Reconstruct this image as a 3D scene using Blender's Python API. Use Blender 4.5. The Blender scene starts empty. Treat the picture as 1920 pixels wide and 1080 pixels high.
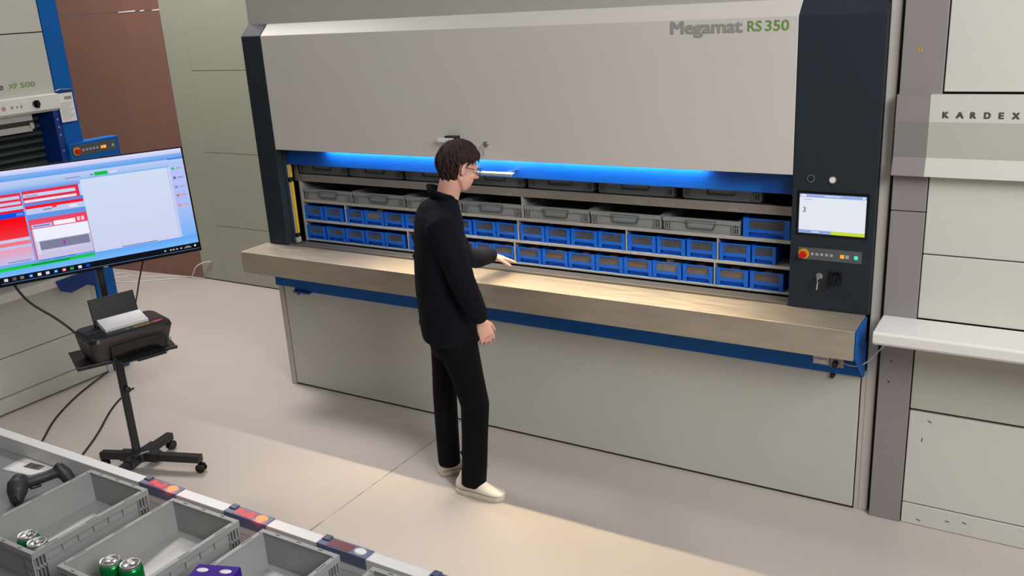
import bpy, bmesh, math, random
from mathutils import Vector, Matrix
random.seed(7)
scene = bpy.context.scene
PI = math.pi
V = Vector
COL = scene.collection

# ------------------------------------------------------------------ colour
def lin(c):
    c /= 255.0
    return c / 12.92 if c <= 0.04045 else ((c + 0.055) / 1.055) ** 2.4
def rgb(r, g, b): return (lin(r), lin(g), lin(b), 1.0)

# ------------------------------------------------------------------ camera
cam_d = bpy.data.cameras.new('camera')
cam = bpy.data.objects.new('camera', cam_d); COL.objects.link(cam)
Rw = Matrix(((0.85493586, 0.51562965, -0.05666341),
             (-0.11239458, 0.29077058, 0.95016837),
             (0.50641103, -0.80596435, 0.30654417)))     # world -> camera rows
M = Rw.transposed().to_4x4(); M.translation = V((4.3877, -4.0584, 2.4541))
cam.matrix_world = M
cam_d.sensor_width = 36; cam_d.lens = 1707.99 / 1920 * 36
cam_d.clip_end = 100; cam_d.clip_start = .05
scene.camera = cam

# ------------------------------------------------------------------ world, lights, exposure
scene.view_settings.view_transform = 'Standard'
scene.view_settings.look = 'None'
scene.view_settings.gamma = 1
scene.view_settings.use_curve_mapping = False
scene.view_settings.exposure = 0.0
w = bpy.data.worlds.new('world'); scene.world = w; w.use_nodes = True
w.node_tree.nodes['Background'].inputs[0].default_value = (1.0, 0.97, 0.96, 1)
w.node_tree.nodes['Background'].inputs[1].default_value = 0.095

def light(name, kind, loc, direction, energy, color, **kw):
    d = bpy.data.lights.new(name, kind); d.energy = energy; d.color = color
    for k, v in kw.items(): setattr(d, k, v)
    o = bpy.data.objects.new(name, d); COL.objects.link(o); o.location = loc
    o.rotation_euler = V(direction).to_track_quat('-Z', 'Y').to_euler()
    return o
# large soft daylight from the front right of the hall
light('daylight', 'AREA', (7.0, -3.4, 4.4), (-3.2, 2.8, -2.8), 275, (.99, .98, .98), shape='RECTANGLE', size=2.5, size_y=2.5)
light('rear_hall_panel', 'AREA', (-1.9, .35, 5.2), (-.05, -.12, -1), 200, (1.0, .96, .95), shape='RECTANGLE', size=1.4, size_y=1.0)
light('overhead_fill', 'AREA', (1.8, -2.3, 6.0), (0, .12, -1), 50, (1.0, .96, .94), shape='RECTANGLE', size=7, size_y=1.2)  # unseen overhead area light, added as general fill

# ------------------------------------------------------------------ materials
def mat(name, c, rough=.5, metal=0, spec=.5, noise=0, nscale=8, bump=0, bscale=60, stretch=(1, 1, 1), coat=0, rvar=0):
    m = bpy.data.materials.new(name); m.use_nodes = True
    nt = m.node_tree; b = nt.nodes['Principled BSDF']
    b.inputs['Base Color'].default_value = c; b.inputs['Roughness'].default_value = rough
    b.inputs['Metallic'].default_value = metal
    b.inputs['Specular IOR Level'].default_value = spec
    b.inputs['Coat Weight'].default_value = coat
    tc = nt.nodes.new('ShaderNodeTexCoord'); mp = nt.nodes.new('ShaderNodeMapping')
    mp.inputs['Scale'].default_value = stretch
    nt.links.new(tc.outputs['Object'], mp.inputs['Vector'])
    if noise:
        n = nt.nodes.new('ShaderNodeTexNoise'); n.inputs['Scale'].default_value = nscale; n.inputs['Detail'].default_value = 5
        nt.links.new(mp.outputs['Vector'], n.inputs['Vector'])
        r = nt.nodes.new('ShaderNodeMapRange'); r.inputs['From Min'].default_value = .25; r.inputs['From Max'].default_value = .75
        r.inputs['To Min'].default_value = 1 - noise; r.inputs['To Max'].default_value = 1 + noise
        nt.links.new(n.outputs['Fac'], r.inputs['Value'])
        x = nt.nodes.new('ShaderNodeVectorMath'); x.operation = 'SCALE'
        x.inputs[0].default_value = c[:3]; nt.links.new(r.outputs['Result'], x.inputs['Scale'])
        nt.links.new(x.outputs['Vector'], b.inputs['Base Color'])
        if rvar:
            r2 = nt.nodes.new('ShaderNodeMapRange'); r2.inputs['To Min'].default_value = rough - rvar; r2.inputs['To Max'].default_value = rough + rvar
            r2.inputs['From Min'].default_value = .25; r2.inputs['From Max'].default_value = .75
            nt.links.new(n.outputs['Fac'], r2.inputs['Value']); nt.links.new(r2.outputs['Result'], b.inputs['Roughness'])
    if bump:
        n = nt.nodes.new('ShaderNodeTexNoise'); n.inputs['Scale'].default_value = bscale; n.inputs['Detail'].default_value = 4
        nt.links.new(mp.outputs['Vector'], n.inputs['Vector'])
        q = nt.nodes.new('ShaderNodeBump'); q.inputs['Strength'].default_value = bump; q.inputs['Distance'].default_value = .01
        nt.links.new(n.outputs['Fac'], q.inputs['Height']); nt.links.new(q.outputs['Normal'], b.inputs['Normal'])
    return m
def glow(name, c, s=1.0):
    m = bpy.data.materials.new(name); m.use_nodes = True; nt = m.node_tree
    nt.nodes.remove(nt.nodes['Principled BSDF'])
    e = nt.nodes.new('ShaderNodeEmission'); e.inputs[0].default_value = c; e.inputs[1].default_value = s
    nt.links.new(e.outputs[0], nt.nodes['Material Output'].inputs[0])
    return m

HOOD = mat('hood_paint', rgb(206, 201, 195), .42, noise=.02, nscale=2)
LIGHTP = mat('light_panel_paint', rgb(196, 195, 186), .45, noise=.02, nscale=3)
FRAMEP = mat('frame_paint', rgb(186, 180, 172), .4, noise=.02)
UPPER = mat('upper_body_paint', rgb(176, 174, 168), .5, noise=.02)
CHAR = mat('charcoal_paint', rgb(34, 43, 51), .58, spec=.3, noise=.05, nscale=3)
BLUE = mat('blue_paint', rgb(0, 92, 172), .45, spec=.25, noise=.04)
BLUED = mat('dark_blue_paint', rgb(4, 52, 128), .4, noise=.04)
STEEL = mat('brushed_steel', rgb(184, 172, 154), .40, .5, noise=.10, nscale=5, bump=.04, bscale=90, stretch=(1, 6, 6), rvar=.08)
ZINC = mat('galvanised_shelf', rgb(160, 156, 148), .42, .55, noise=.06, nscale=14)
PALE = mat('pale_shelf_metal', rgb(185, 184, 178), .4, .3)
YEL = mat('yellow_plastic', rgb(215, 165, 20), .4)
BLACKP = mat('black_plastic', rgb(26, 26, 28), .38, noise=.05)
BLACKM = mat('black_metal', rgb(38, 38, 40), .35, .2, noise=.05)
BLKGLOSS = mat('black_gloss', rgb(10, 10, 12), .15)
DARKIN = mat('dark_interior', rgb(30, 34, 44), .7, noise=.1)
BINB = mat('bin_blue_plastic', rgb(4, 100, 212), .35, noise=.05, nscale=20)
TOTEG = mat('tote_grey_plastic', rgb(152, 153, 151), .45, noise=.03, nscale=12, bump=.02, bscale=120)
TOTED = mat('tote_slot_dark', rgb(76, 78, 78), .6)
TOTEL = mat('tote_line_shadow_grey', rgb(84, 90, 92), .6)
TOTEK = mat('carrier_tote_slot', rgb(44, 48, 50), .6)
TOTES = mat('carrier_tote_grey_plastic', rgb(134, 140, 140), .45, noise=.03, nscale=12)
CARD = mat('brown_cardboard_content', rgb(176, 134, 108), .8, noise=.25, nscale=18)
CARDW = mat('pale_packet_content', rgb(205, 195, 165), .7, noise=.2, nscale=22)
CARDD = mat('dark_small_parts', rgb(50, 46, 46), .7, noise=.3, nscale=30)
TXTG = mat('grey_lettering', rgb(150, 150, 146), .5)
TXTN = mat('green_lettering', rgb(108, 152, 68), .5)
TXTK = mat('dark_grey_lettering', rgb(78, 76, 74), .5)
CHROME = mat('chrome', rgb(215, 215, 215), .15, 1)
WHITEP = mat('white_paint', rgb(228, 226, 222), .4, noise=.02)
PAPER = mat('white_paper', rgb(232, 230, 228), .7, noise=.02, nscale=5)
REDP = mat('red_plastic', rgb(200, 20, 18), .3)
PURPLEGREY = mat('grey_column_paint', rgb(140, 134, 133), .45, noise=.02)
KWHITE = mat('unit_panel_paint', rgb(205, 204, 195), .45, noise=.02, nscale=2)
KBAND = mat('unit_darker_tone', rgb(182, 181, 168), .45, noise=.02, nscale=2)
KBANDG = mat('grey_darker_tone', rgb(132, 128, 124), .45)
BEIGE = mat('beige_panel_paint', rgb(166, 167, 149), .55, noise=.02, nscale=1.5)
SEAM = mat('seam_shadow_gap', rgb(50, 50, 48), .8)
BSEAM = mat('beige_joint', rgb(150, 148, 128), .7)
TABLE = mat('table_top_grey', rgb(122, 125, 126), .5, noise=.02)
RAIL = mat('rail_aluminium', rgb(222, 222, 220), .4, .1)
GREEN = mat('green_can_paint', rgb(0, 135, 62), .25, .55, noise=.1, nscale=15)
CANTOP = mat('can_aluminium', rgb(205, 203, 200), .28, .95, noise=.08, nscale=60, bump=.1, bscale=120)
CANY = mat('yellow_can_print', rgb(190, 200, 40), .35, .3)
PURP = mat('purple_card', rgb(58, 12, 138), .6, spec=.2)
SCAN = mat('scanner_rubber', rgb(44, 46, 50), .5, noise=.05)
CABW = mat('white_cable_sheath', rgb(215, 212, 205), .5)
CABB = mat('black_cable_sheath', rgb(22, 22, 24), .5)
JACK = mat('navy_jacket_cloth', rgb(13, 15, 24), .85, spec=.15, noise=.2, nscale=9, bump=.5, bscale=9)
TROU = mat('black_trouser_cloth', rgb(7, 8, 12), .85, spec=.15, noise=.2, nscale=9, bump=.45, bscale=8, stretch=(1, 1, .5))
SKIN = mat('skin', rgb(222, 170, 150), .55, noise=.05, nscale=20)
b_ = SKIN.node_tree.nodes['Principled BSDF']; b_.inputs['Subsurface Weight'].default_value = .08; b_.inputs['Subsurface Scale'].default_value = .01
HAIR = mat('dark_brown_hair', rgb(48, 33, 29), .62, spec=.25, noise=.35, nscale=40, bump=.6, bscale=110)
SHOE = mat('white_sneaker', rgb(224, 219, 208), .6, noise=.06, nscale=20)
SOLE = mat('cream_sole', rgb(205, 194, 172), .6, noise=.08, nscale=20)
LIP = mat('lip_skin', rgb(180, 105, 95), .5)
EYEW = mat('eye_white', rgb(230, 225, 220), .2)
IRIS = mat('brown_iris', rgb(50, 32, 20), .2)
CLEAR = bpy.data.materials.new('clear_window_plastic'); CLEAR.use_nodes = True
b_ = CLEAR.node_tree.nodes['Principled BSDF']; b_.inputs['Base Color'].default_value = (.20, .21, .23, 1)
b_.inputs['Roughness'].default_value = .12; b_.inputs['Alpha'].default_value = .24
LENS = bpy.data.materials.new('spectacle_lens'); LENS.use_nodes = True
b_ = LENS.node_tree.nodes['Principled BSDF']; b_.inputs['Base Color'].default_value = (.45, .6, .8, 1)
b_.inputs['Roughness'].default_value = .05; b_.inputs['Alpha'].default_value = .3

# floor: painted concrete with one saw-cut joint and tiny specks
FLOOR = mat('painted_concrete', rgb(192, 183, 176), .42, noise=.025, nscale=1.3, rvar=.06)
nt = FLOOR.node_tree; bs = nt.nodes['Principled BSDF']
src = bs.inputs['Base Color'].links[0].from_socket
tc = nt.nodes.new('ShaderNodeTexCoord'); sp = nt.nodes.new('ShaderNodeSeparateXYZ'); nt.links.new(tc.outputs['Object'], sp.inputs[0])
nz = nt.nodes.new('ShaderNodeTexNoise'); nz.inputs['Scale'].default_value = 9; nt.links.new(tc.outputs['Object'], nz.inputs['Vector'])
def mth(op, a, b=None, c=None):
    n = nt.nodes.new('ShaderNodeMath'); n.operation = op
    for i, v in enumerate((a, b, c)):
        if v is None: continue
        if hasattr(v, 'links'): nt.links.new(v, n.inputs[i])
        else: n.inputs[i].default_value = v
    return n.outputs[0]
xx = mth('ABSOLUTE', mth('SUBTRACT', sp.outputs[0], 1.40))
wd = mth('MULTIPLY_ADD', nz.outputs['Fac'], .012, -.0026)
ln = mth('LESS_THAN', xx, wd)
vo = nt.nodes.new('ShaderNodeTexVoronoi'); vo.inputs['Scale'].default_value = 1.1; nt.links.new(tc.outputs['Object'], vo.inputs['Vector'])
sk = mth('MULTIPLY', mth('LESS_THAN', vo.outputs['Distance'], .007), .8)
fac = mth('MAXIMUM', mth('MULTIPLY', ln, .7), sk)
mx = nt.nodes.new('ShaderNodeMix'); mx.data_type = 'RGBA'
nt.links.new(fac, mx.inputs['Factor']); nt.links.new(src, mx.inputs['A']); mx.inputs['B'].default_value = rgb(92, 80, 72)
nt.links.new(mx.outputs['Result'], bs.inputs['Base Color'])
# brown board wall: faint vertical streaks
BROWN = mat('brown_board', rgb(134, 98, 84), .6, noise=.06, nscale=5, stretch=(1, 1, .25))

# ------------------------------------------------------------------ mesh helper
class MB:
    def __init__(s): s.v = []; s.f = []; s.mi = []; s.mats = []; s.cur = 0; s.smooth = []; s.sm = False
    def use(s, m):
        if m not in s.mats: s.mats.append(m)
        s.cur = s.mats.index(m); return s
    def add(s, vs, fs, sm=None):
        o = len(s.v); s.v += [tuple(p) for p in vs]
        for f in fs: s.f.append(tuple(i + o for i in f)); s.mi.append(s.cur); s.smooth.append(s.sm if sm is None else sm)
    def box(s, x0, x1, y0, y1, z0, z1, X=None):
        vs = [V((x, y, z)) for x in (x0, x1) for y in (y0, y1) for z in (z0, z1)]
        if X: vs = [X @ p for p in vs]
        s.add(vs, [(0, 1, 3, 2), (4, 6, 7, 5), (0, 4, 5, 1), (2, 3, 7, 6), (0, 2, 6, 4), (1, 5, 7, 3)], False); return s
    def prism(s, prof, a0, a1, axis='x', X=None):
        n = len(prof)
        def mk(p, a):
            return V((a, p[0], p[1])) if axis == 'x' else (V((p[0], a, p[1])) if axis == 'y' else V((p[0], p[1], a)))
        vs = [mk(p, a0) for p in prof] + [mk(p, a1) for p in prof]
        if X: vs = [X @ p for p in vs]
        fs = [(i, (i + 1) % n, n + (i + 1) % n, n + i) for i in range(n)] + [tuple(range(n))[::-1], tuple(range(n, 2 * n))]
        s.add(vs, fs, False); return s
    def loft(s, rings, n=16, cap=True, sq=1.0):
        vs = []
        for c, a, b in rings:
            c, a, b = V(c), V(a), V(b)
            for k in range(n):
                t = 2 * PI * k / n; ct, st = math.cos(t), math.sin(t)
                ct = math.copysign(abs(ct) ** sq, ct); st = math.copysign(abs(st) ** sq, st)
                vs.append(c + a * ct + b * st)
        fs = []
        for r in range(len(rings) - 1):
            for k in range(n):
                fs.append((r * n + k, r * n + (k + 1) % n, (r + 1) * n + (k + 1) % n, (r + 1) * n + k))
        if cap: fs += [tuple(range(n))[::-1], tuple(range((len(rings) - 1) * n, len(rings) * n))]
        s.add(vs, fs, True); return s
    def tube(s, pts, rs, n=12, round_ends=True, flat=None):
        pts = [V(p) for p in pts]
        if not hasattr(rs, '__len__'): rs = [rs] * len(pts)
        P, R = list(pts), list(rs)
        if round_ends:
            d0 = (pts[0] - pts[1]).normalized(); d1 = (pts[-1] - pts[-2]).normalized()
            P = [pts[0] + d0 * rs[0] * .85, pts[0] + d0 * rs[0] * .5] + pts + [pts[-1] + d1 * rs[-1] * .5, pts[-1] + d1 * rs[-1] * .85]
            R = [rs[0] * .45, rs[0] * .85] + list(rs) + [rs[-1] * .85, rs[-1] * .45]
        rings = []; ref = None
        for i, p in enumerate(P):
            t = ((P[min(i + 1, len(P) - 1)] - P[i]).normalized() + (P[i] - P[max(i - 1, 0)]).normalized())
            if t.length < 1e-6: t = V((0, 0, 1))
            t.normalize()
            if ref is None: ref = V((0, 0, 1)) if abs(t.z) < .9 else V((1, 0, 0))
            if flat: ref = V(flat[0])
            a = (ref - t * ref.dot(t)).normalized(); b = t.cross(a); ref = a
            k = flat[1] if flat else 1
            rings.append((p, a * R[i] * k, b * R[i]))
        return s.loft(rings, n)
    def cyl(s, p0, p1, r0, r1=None, n=24):
        p0, p1 = V(p0), V(p1); t = (p1 - p0).normalized(); r1 = r0 if r1 is None else r1
        ref = V((0, 0, 1)) if abs(t.z) < .9 else V((1, 0, 0))
        a = (ref - t * ref.dot(t)).normalized(); b = t.cross(a)
        vs = []
        for c, r in ((p0, r0), (p1, r1)):
            for k in range(n):
                th = 2 * PI * k / n; vs.append(c + a * math.cos(th) * r + b * math.sin(th) * r)
        o = len(s.v); s.v += [tuple(p) for p in vs]
        for k in range(n):
            s.f.append((o + k, o + (k + 1) % n, o + n + (k + 1) % n, o + n + k)); s.mi.append(s.cur); s.smooth.append(True)
        s.f.append(tuple(o + k for k in range(n))[::-1]); s.mi.append(s.cur); s.smooth.append(False)
        s.f.append(tuple(o + n + k for k in range(n))); s.mi.append(s.cur); s.smooth.append(False)
        return s
    def ell(s, c, a, b, d, n=16, m=10):
        c, a, b, d = V(c), V(a), V(b), V(d); rings = []
        for i in range(m + 1):
            t = PI * (i + .02 * (i == 0) - .02 * (i == m)) / m
            rings.append((c + d * math.cos(t), a * math.sin(t), b * math.sin(t)))
        return s.loft(rings, n)
    def quad(s, ps):
        s.add(ps, [tuple(range(len(ps)))], False); return s
    def build(s, name, m=None, parent=None, bevel=0, loc=None, remesh=0, smooth=0, fix=True):
        me = bpy.data.meshes.new(name); me.from_pydata(s.v, [], s.f)
        ms = s.mats if s.mats else [m]
        for q in ms: me.materials.append(q)
        me.polygons.foreach_set('material_index', s.mi if s.mats else [0] * len(s.f))
        me.polygons.foreach_set('use_smooth', s.smooth)
        me.update()
        if fix:
            bm = bmesh.new(); bm.from_mesh(me); bmesh.ops.recalc_face_normals(bm, faces=bm.faces); bm.to_mesh(me); bm.free()
        o = bpy.data.objects.new(name, me); COL.objects.link(o)
        if parent: o.parent = parent
        if loc: o.location = loc
        if bevel:
            q = o.modifiers.new('bevel', 'BEVEL'); q.width = bevel; q.segments = 2; q.limit_method = 'ANGLE'; q.angle_limit = math.radians(40)
        if remesh:
            q = o.modifiers.new('remesh', 'REMESH'); q.mode = 'VOXEL'; q.voxel_size = remesh; q.use_smooth_shade = True
            if smooth:
                q = o.modifiers.new('smooth', 'SMOOTH'); q.factor = .5; q.iterations = smooth
        return o

def tag(o, label=None, cat=None, group=None, kind=None):
    if label: o['label'] = label
    if cat: o['category'] = cat
    if group: o['group'] = group
    if kind: o['kind'] = kind
    return o
def thing(name, label, cat, loc=(0, 0, 0), rz=0, group=None):
    o = bpy.data.objects.new(name, None); COL.objects.link(o); o.empty_display_size = .1
    o.location = loc; o.rotation_euler = (0, 0, rz)
    return tag(o, label, cat, group)
def kids(o): return [c for c in bpy.data.objects if c.parent == o]
def copy_tree(o, parent=None):
    c = o.copy(); COL.objects.link(c)
    if parent: c.parent = parent
    for ch in kids(o): copy_tree(ch, c)
    return c
def text_mb(txt, size, m, X, bold=0, spacing=1.0, width=None, thick=.0012):
    """flat raised lettering; X maps the text plane (x right, y up, z out) into the parent's space"""
    cu = bpy.data.curves.new('lettering', 'FONT'); cu.body = txt; cu.size = size; cu.extrude = thick / 2; pass
    cu.space_character = spacing; cu.resolution_u = 4
    to = bpy.data.objects.new('lettering', cu); COL.objects.link(to)
    bpy.context.view_layer.update()
    me = bpy.data.meshes.new_from_object(to)
    bpy.data.objects.remove(to)
    if len(me.vertices):
        xs = [v.co.x for v in me.vertices]; x0, x1 = min(xs), max(xs)
        k = (width / (x1 - x0)) if width else 1
        for v in me.vertices: v.co = V(((v.co.x - x0) * k, v.co.y, v.co.z))
    if bold:
        bm = bmesh.new(); bm.from_mesh(me)
        for kk, (dx, dy) in enumerate(((bold, 0), (0, bold * .6), (bold, bold * .6))):
            b2 = bmesh.new(); b2.from_mesh(me); bmesh.ops.translate(b2, verts=b2.verts, vec=(dx, dy, (kk + 1) * .00025)); t2 = bpy.data.meshes.new('lettering'); b2.to_mesh(t2); b2.free(); bm.from_mesh(t2); bpy.data.meshes.remove(t2)
        bm.to_mesh(me); bm.free()
    me.transform(X); me.materials.clear(); me.materials.append(m)
    return me
def text(name, txt, size, m, X, parent, **kw):
    me = text_mb(txt, size, m, X, **kw); me.name = name
    o = bpy.data.objects.new(name, me); COL.objects.link(o); o.parent = parent
    return o
def frame(o, ax, ay, az):
    """matrix with the given axes as columns"""
    m = Matrix((V(ax), V(ay), V(az))).transposed().to_4x4(); m.translation = V(o); return m
def front(x, y, z): return frame((x, y, z), (1, 0, 0), (0, 0, 1), (0, -1, 0))   # text on a wall facing -y

# ================================================================== SETTING
tag(MB().box(-9, 8, -8, 6, -.1, 0).build('floor', FLOOR), kind='structure')
d = V((-1.25, -.125, 0)).normalized()
wl = MB(); p0 = V((-2.60, 1.581, 0)) ; p1 = p0 + d * 4.2; nrm = V((-.0995, .995, 0)) * .08
for z0, z1 in ((0, 2.495), (2.503, 5.5)):
    wl.add([p0 + V((0, 0, z0)), p1 + V((0, 0, z0)), p1 + nrm + V((0, 0, z0)), p0 + nrm + V((0, 0, z0)),
            p0 + V((0, 0, z1)), p1 + V((0, 0, z1)), p1 + nrm + V((0, 0, z1)), p0 + nrm + V((0, 0, z1))],
           [(0, 1, 5, 4), (1, 2, 6, 5), (2, 3, 7, 6), (3, 0, 4, 7), (4, 5, 6, 7), (3, 2, 1, 0)])
tag(wl.build('wall_left', BROWN), kind='structure')
# pale torn edge strip along the board joint
ts = MB()
for a, b in ((.05, .16), (.26, .31), (.37, .58)):
    q0 = p0 + d * a; q1 = p0 + d * b; e = V((.0995, -.995, 0)) * .003
    ts.add([q0 + e + V((0, 0, 2.497)), q1 + e + V((0, 0, 2.494)), q1 + e + V((0, 0, 2.503)), q0 + e + V((0, 0, 2.509)),
            q0 + V((0, 0, 2.497)), q1 + V((0, 0, 2.494)), q1 + V((0, 0, 2.503)), q0 + V((0, 0, 2.509))],
           [(0, 1, 2, 3), (4, 7, 6, 5), (0, 3, 7, 4), (1, 5, 6, 2), (0, 4, 5, 1), (3, 2, 6, 7)])
tag(ts.build('trim_1', PAPER), kind='structure')
wb = MB()
zs = [(0.0, .548), (.554, 1.237), (1.243, 1.965), (1.971, 5.5)]
wb.use(BEIGE).box(-2.66, -2.36, 1.56, 1.64, .012, 5.5)
for z0, z1 in zs: wb.box(-2.36, 4.5, 1.562, 1.64, max(z0, .012), z1)
wb.use(BSEAM).box(-2.36, 4.5, 1.566, 1.62, .01, 5.4)
wb.use(SEAM).box(-2.65, 4.5, 1.57, 1.63, 0, .012)
tag(wb.build('wall_back'), kind='structure')

# ================================================================== VERTICAL CAROUSEL
W = 3.704
car = thing('vertical_carousel', 'large grey and charcoal vertical storage carousel with blue trim and steel counter', 'storage machine')
MB().box(0, W + .05, .075, 1.3, 2.30, 5.5).build('upper_body', UPPER, car, bevel=.004)
# side and back shell around the carrier opening
sh = MB(); sh.box(0.0, .02, .03, 1.3, .02, 2.30).box(W + .03, W + .05, .09, 1.3, .02, 2.3).box(.02, W + .03, 1.28, 1.3, .02, 2.3)
sh.build('shell', FRAMEP, car)
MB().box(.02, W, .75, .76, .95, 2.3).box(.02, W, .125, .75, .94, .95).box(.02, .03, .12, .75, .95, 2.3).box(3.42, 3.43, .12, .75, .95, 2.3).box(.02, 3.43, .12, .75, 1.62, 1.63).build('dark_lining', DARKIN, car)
# base
MB().box(.045, 3.682, .024, .05, .012, .74).build('base_panel', LIGHTP, car, bevel=.004)
MB().box(.0, .038, .018, .06, 0, .74).build('side_post', FRAMEP, car, bevel=.003)
MB().box(.04, 3.686, .03, .055, 0, .02).build('plinth', SEAM, car)
MB().box(3.706, 3.749, .03, .09, 0, 5.5).build('side_post', FRAMEP, car, bevel=.004)
MB().box(3.688, 3.706, .028, .06, 0, .72).build('side_post', FRAMEP, car, bevel=.001)
MB().box(3.750, 3.760, .07, .2, 0, 5.5).build('shadow_strip', SEAM, car)
# blue trim under the counter
bt = MB(); bt.box(.0, .165, -.002, .04, .717, .866).box(.165, 3.70, -.002, .04, .700, .866)
bt.prism([(-.21, .87), (0, .70), (0, .995), (-.21, .995)], 3.692, 3.699)
bt.build('blue_trim', BLUE, car, bevel=.002)
# steel counter
ct = MB()
ct.prism([(-.222, .864), (-.222, .997), (-.219, 1.0), (.01, 1.0), (.01, .985), (-.205, .985), (-.205, .864)], -.037, 3.690)
ct.build('steel_counter', STEEL, car, bevel=.0015)
MB().prism([(.01, .985), (.01, 1.010), (.018, 1.012), (.026, 1.004), (.032, .996), (.128, .999), (.128, .985)], .165, 3.34).build('counter_back_lip', mat('back_lip_steel', rgb(120, 116, 108), .4, .5, noise=.08), car)
# columns (charcoal), chamfered tops
for (x0, x1) in ((0, .1615), (3.347, 3.704)):
    MB().prism([(0, 1.001), (0, 2.301), (.07, 2.366), (.12, 2.366), (.12, 1.001)], x0, x1).build('column', CHAR, car, bevel=.004)
MB().box(.1615, .168, .05, .09, 1.001, 1.6).build('column_reveal', CHAR, car)
# hood
hd = MB(); hd.prism([(0.001, 1.618), (0.001, 2.300), (.07, 2.366), (.09, 2.366), (.09, 2.29), (.03, 2.27), (.03, 1.618)], .1630, 3.3455)
hood = hd.build('hood', HOOD, car, bevel=.003)
text('name_lettering', 'Megamat', .078, TXTG, front(2.771, 0, 2.238), hood, bold=.0062, width=.329)
text('model_lettering', 'RS', .062, TXTN, front(3.128, 0, 2.2415), hood, bold=.0016, width=.060)
text('model_lettering', '350', .062, TXTN, front(3.206, 0, 2.2415), hood, bold=.0016, width=.100)
lk = MB(); lk.use(BLACKP).box(1.485, 1.565, -.035, 0, 1.70, 1.745); lk.use(WHITEP).box(1.44, 1.548, -.042, -.034, 1.712, 1.735)
lk.build('door_catch', None, hood, bevel=.002)
def key_lock(x, z, parent, nm='key_lock'):
    q = MB(); q.cyl((x, 0, z), (x, -.008, z), .015); q.cyl((x, -.008, z), (x, -.012, z), .009)
    lo = q.build(nm, CHROME, parent)
    k = MB(); k.box(x - .0015, x + .0015, -.034, -.012, z - .005, z + .005)
    k.cyl((x - .0015, -.035, z - .008), (x + .0015, -.035, z - .008), .009, n=14)
    k.tube([(x, -.033, z - .018), (x - .003, -.03, z - .045), (x - .004, -.028, z - .058)], .003, n=8)
    k.build('key', CHROME, lo)
key_lock(1.731, 1.704, hood)
# light pointer and blue fascia below hood
MB().box(.17, 3.345, .080, .092, 1.512, 1.70)  .build('blue_fascia', mat('fascia_blue', rgb(0, 74, 158), .4), car, bevel=.002)
MB().box(.17, 3.345, .035, .092, 1.70, 1.72).build('fascia_top', FRAMEP, car)
LEDW = glow('led_strip_glow', (1.0, .93, .80, 1), 3.0)
lp = MB(); lp.use(FRAMEP).box(.52, 2.92, .040, .062, 1.628, 1.636); lp.use(LEDW).box(.525, 2.915, .043, .059, 1.624, 1.628)
lp.build('led_strip', None, car)
for i in range(6):
    x = .72 + i * .4
    o = light('led_lamp', 'AREA', (x, .060, 1.622), (0, .1, -1), 1.5, (.9, .95, 1.0), shape='RECTANGLE', size=.4, size_y=.012); o.parent = car
for i in range(5):
    x = 1.20 + i * .44
    o = light('led_outer_lamp', 'AREA', (x, .058, 1.620), (0, -.45, -1), 2.0, (1.0, .77, .42), shape='RECTANGLE', size=.44, size_y=.014); o.parent = car; o.data.spread = math.radians(86)
pt = MB(); pt.use(CHROME).prism([(-.045, 1.550), (-.045, 1.556), (-.010, 1.560), (-.010, 1.554)], 1.56, 1.905).box(1.60, 1.62, -.01, .08, 1.556, 1.560).box(1.85, 1.87, -.01, .08, 1.556, 1.560); pt.use(PALE).box(1.56, 1.905, -.048, -.045, 1.546, 1.559)
pt.build('light_pointer', None, car)
# light curtain at the left edge of the opening
MB().box(.168, .1755, .070, .090, 1.004, 1.51).build('jamb_strip', PALE, car)
yl = MB(); yl.use(YEL).box(.177, .1835, .078, .098, 1.005, 1.512); yl.use(BLACKP).box(.169, .1845, .068, .099, 1.40, 1.43).box(.169, .1845, .068, .099, 1.04, 1.065)
yl.use(PALE).box(.169, .186, .060, .10, 1.005, 1.035)
yl.build('light_curtain', None, car, bevel=.0015)
# carrier with four shelf levels
MB().box(.160, 3.335, .14, .155, 1.395, 1.440).box(.160, 3.335, .155, .73, 1.42, 1.43).build('carrier_top_beam', ZINC, car, bevel=.002)
for z0, z1 in ((1.258, 1.276), (1.130, 1.146), (1.004, 1.016)):
    MB().box(.186, 3.33, .14, .73, z0, z1).build('shelf', PALE, car, bevel=.002)
cs = MB(); cs.use(PALE).box(.186, .202, .138, .73, 1.0, 1.395); cs.use(ZINC).box(.158, .186, .138, .15, 1.395, 1.55)
cs.build('carrier_side', None, car, bevel=.001)
for x, z0, z1 in ((1.846, 1.276, 1.395), (.552, 1.146, 1.258), (1.812, 1.146, 1.258), (2.468, 1.146, 1.258), (2.958, 1.146, 1.258), (1.030, 1.016, 1.130), (1.783, 1.016, 1.13), (2.944, 1.016, 1.130)):
    MB().box(x - .003, x + .003, .139, .73, z0, z1).build('shelf_divider', PALE, car)
rv = MB()
for x in (.5, 1.35, 1.99, 2.62, 3.20): rv.cyl((x, .14, 1.424), (x, .137, 1.424), .004, n=10)
for x in (1.76, 1.78, 3.02, 3.035, 3.05): rv.box(x - .004, x + .004, .1385, .14, 1.405, 1.411)
rv.build('beam_rivets', PALE, car)
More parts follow.
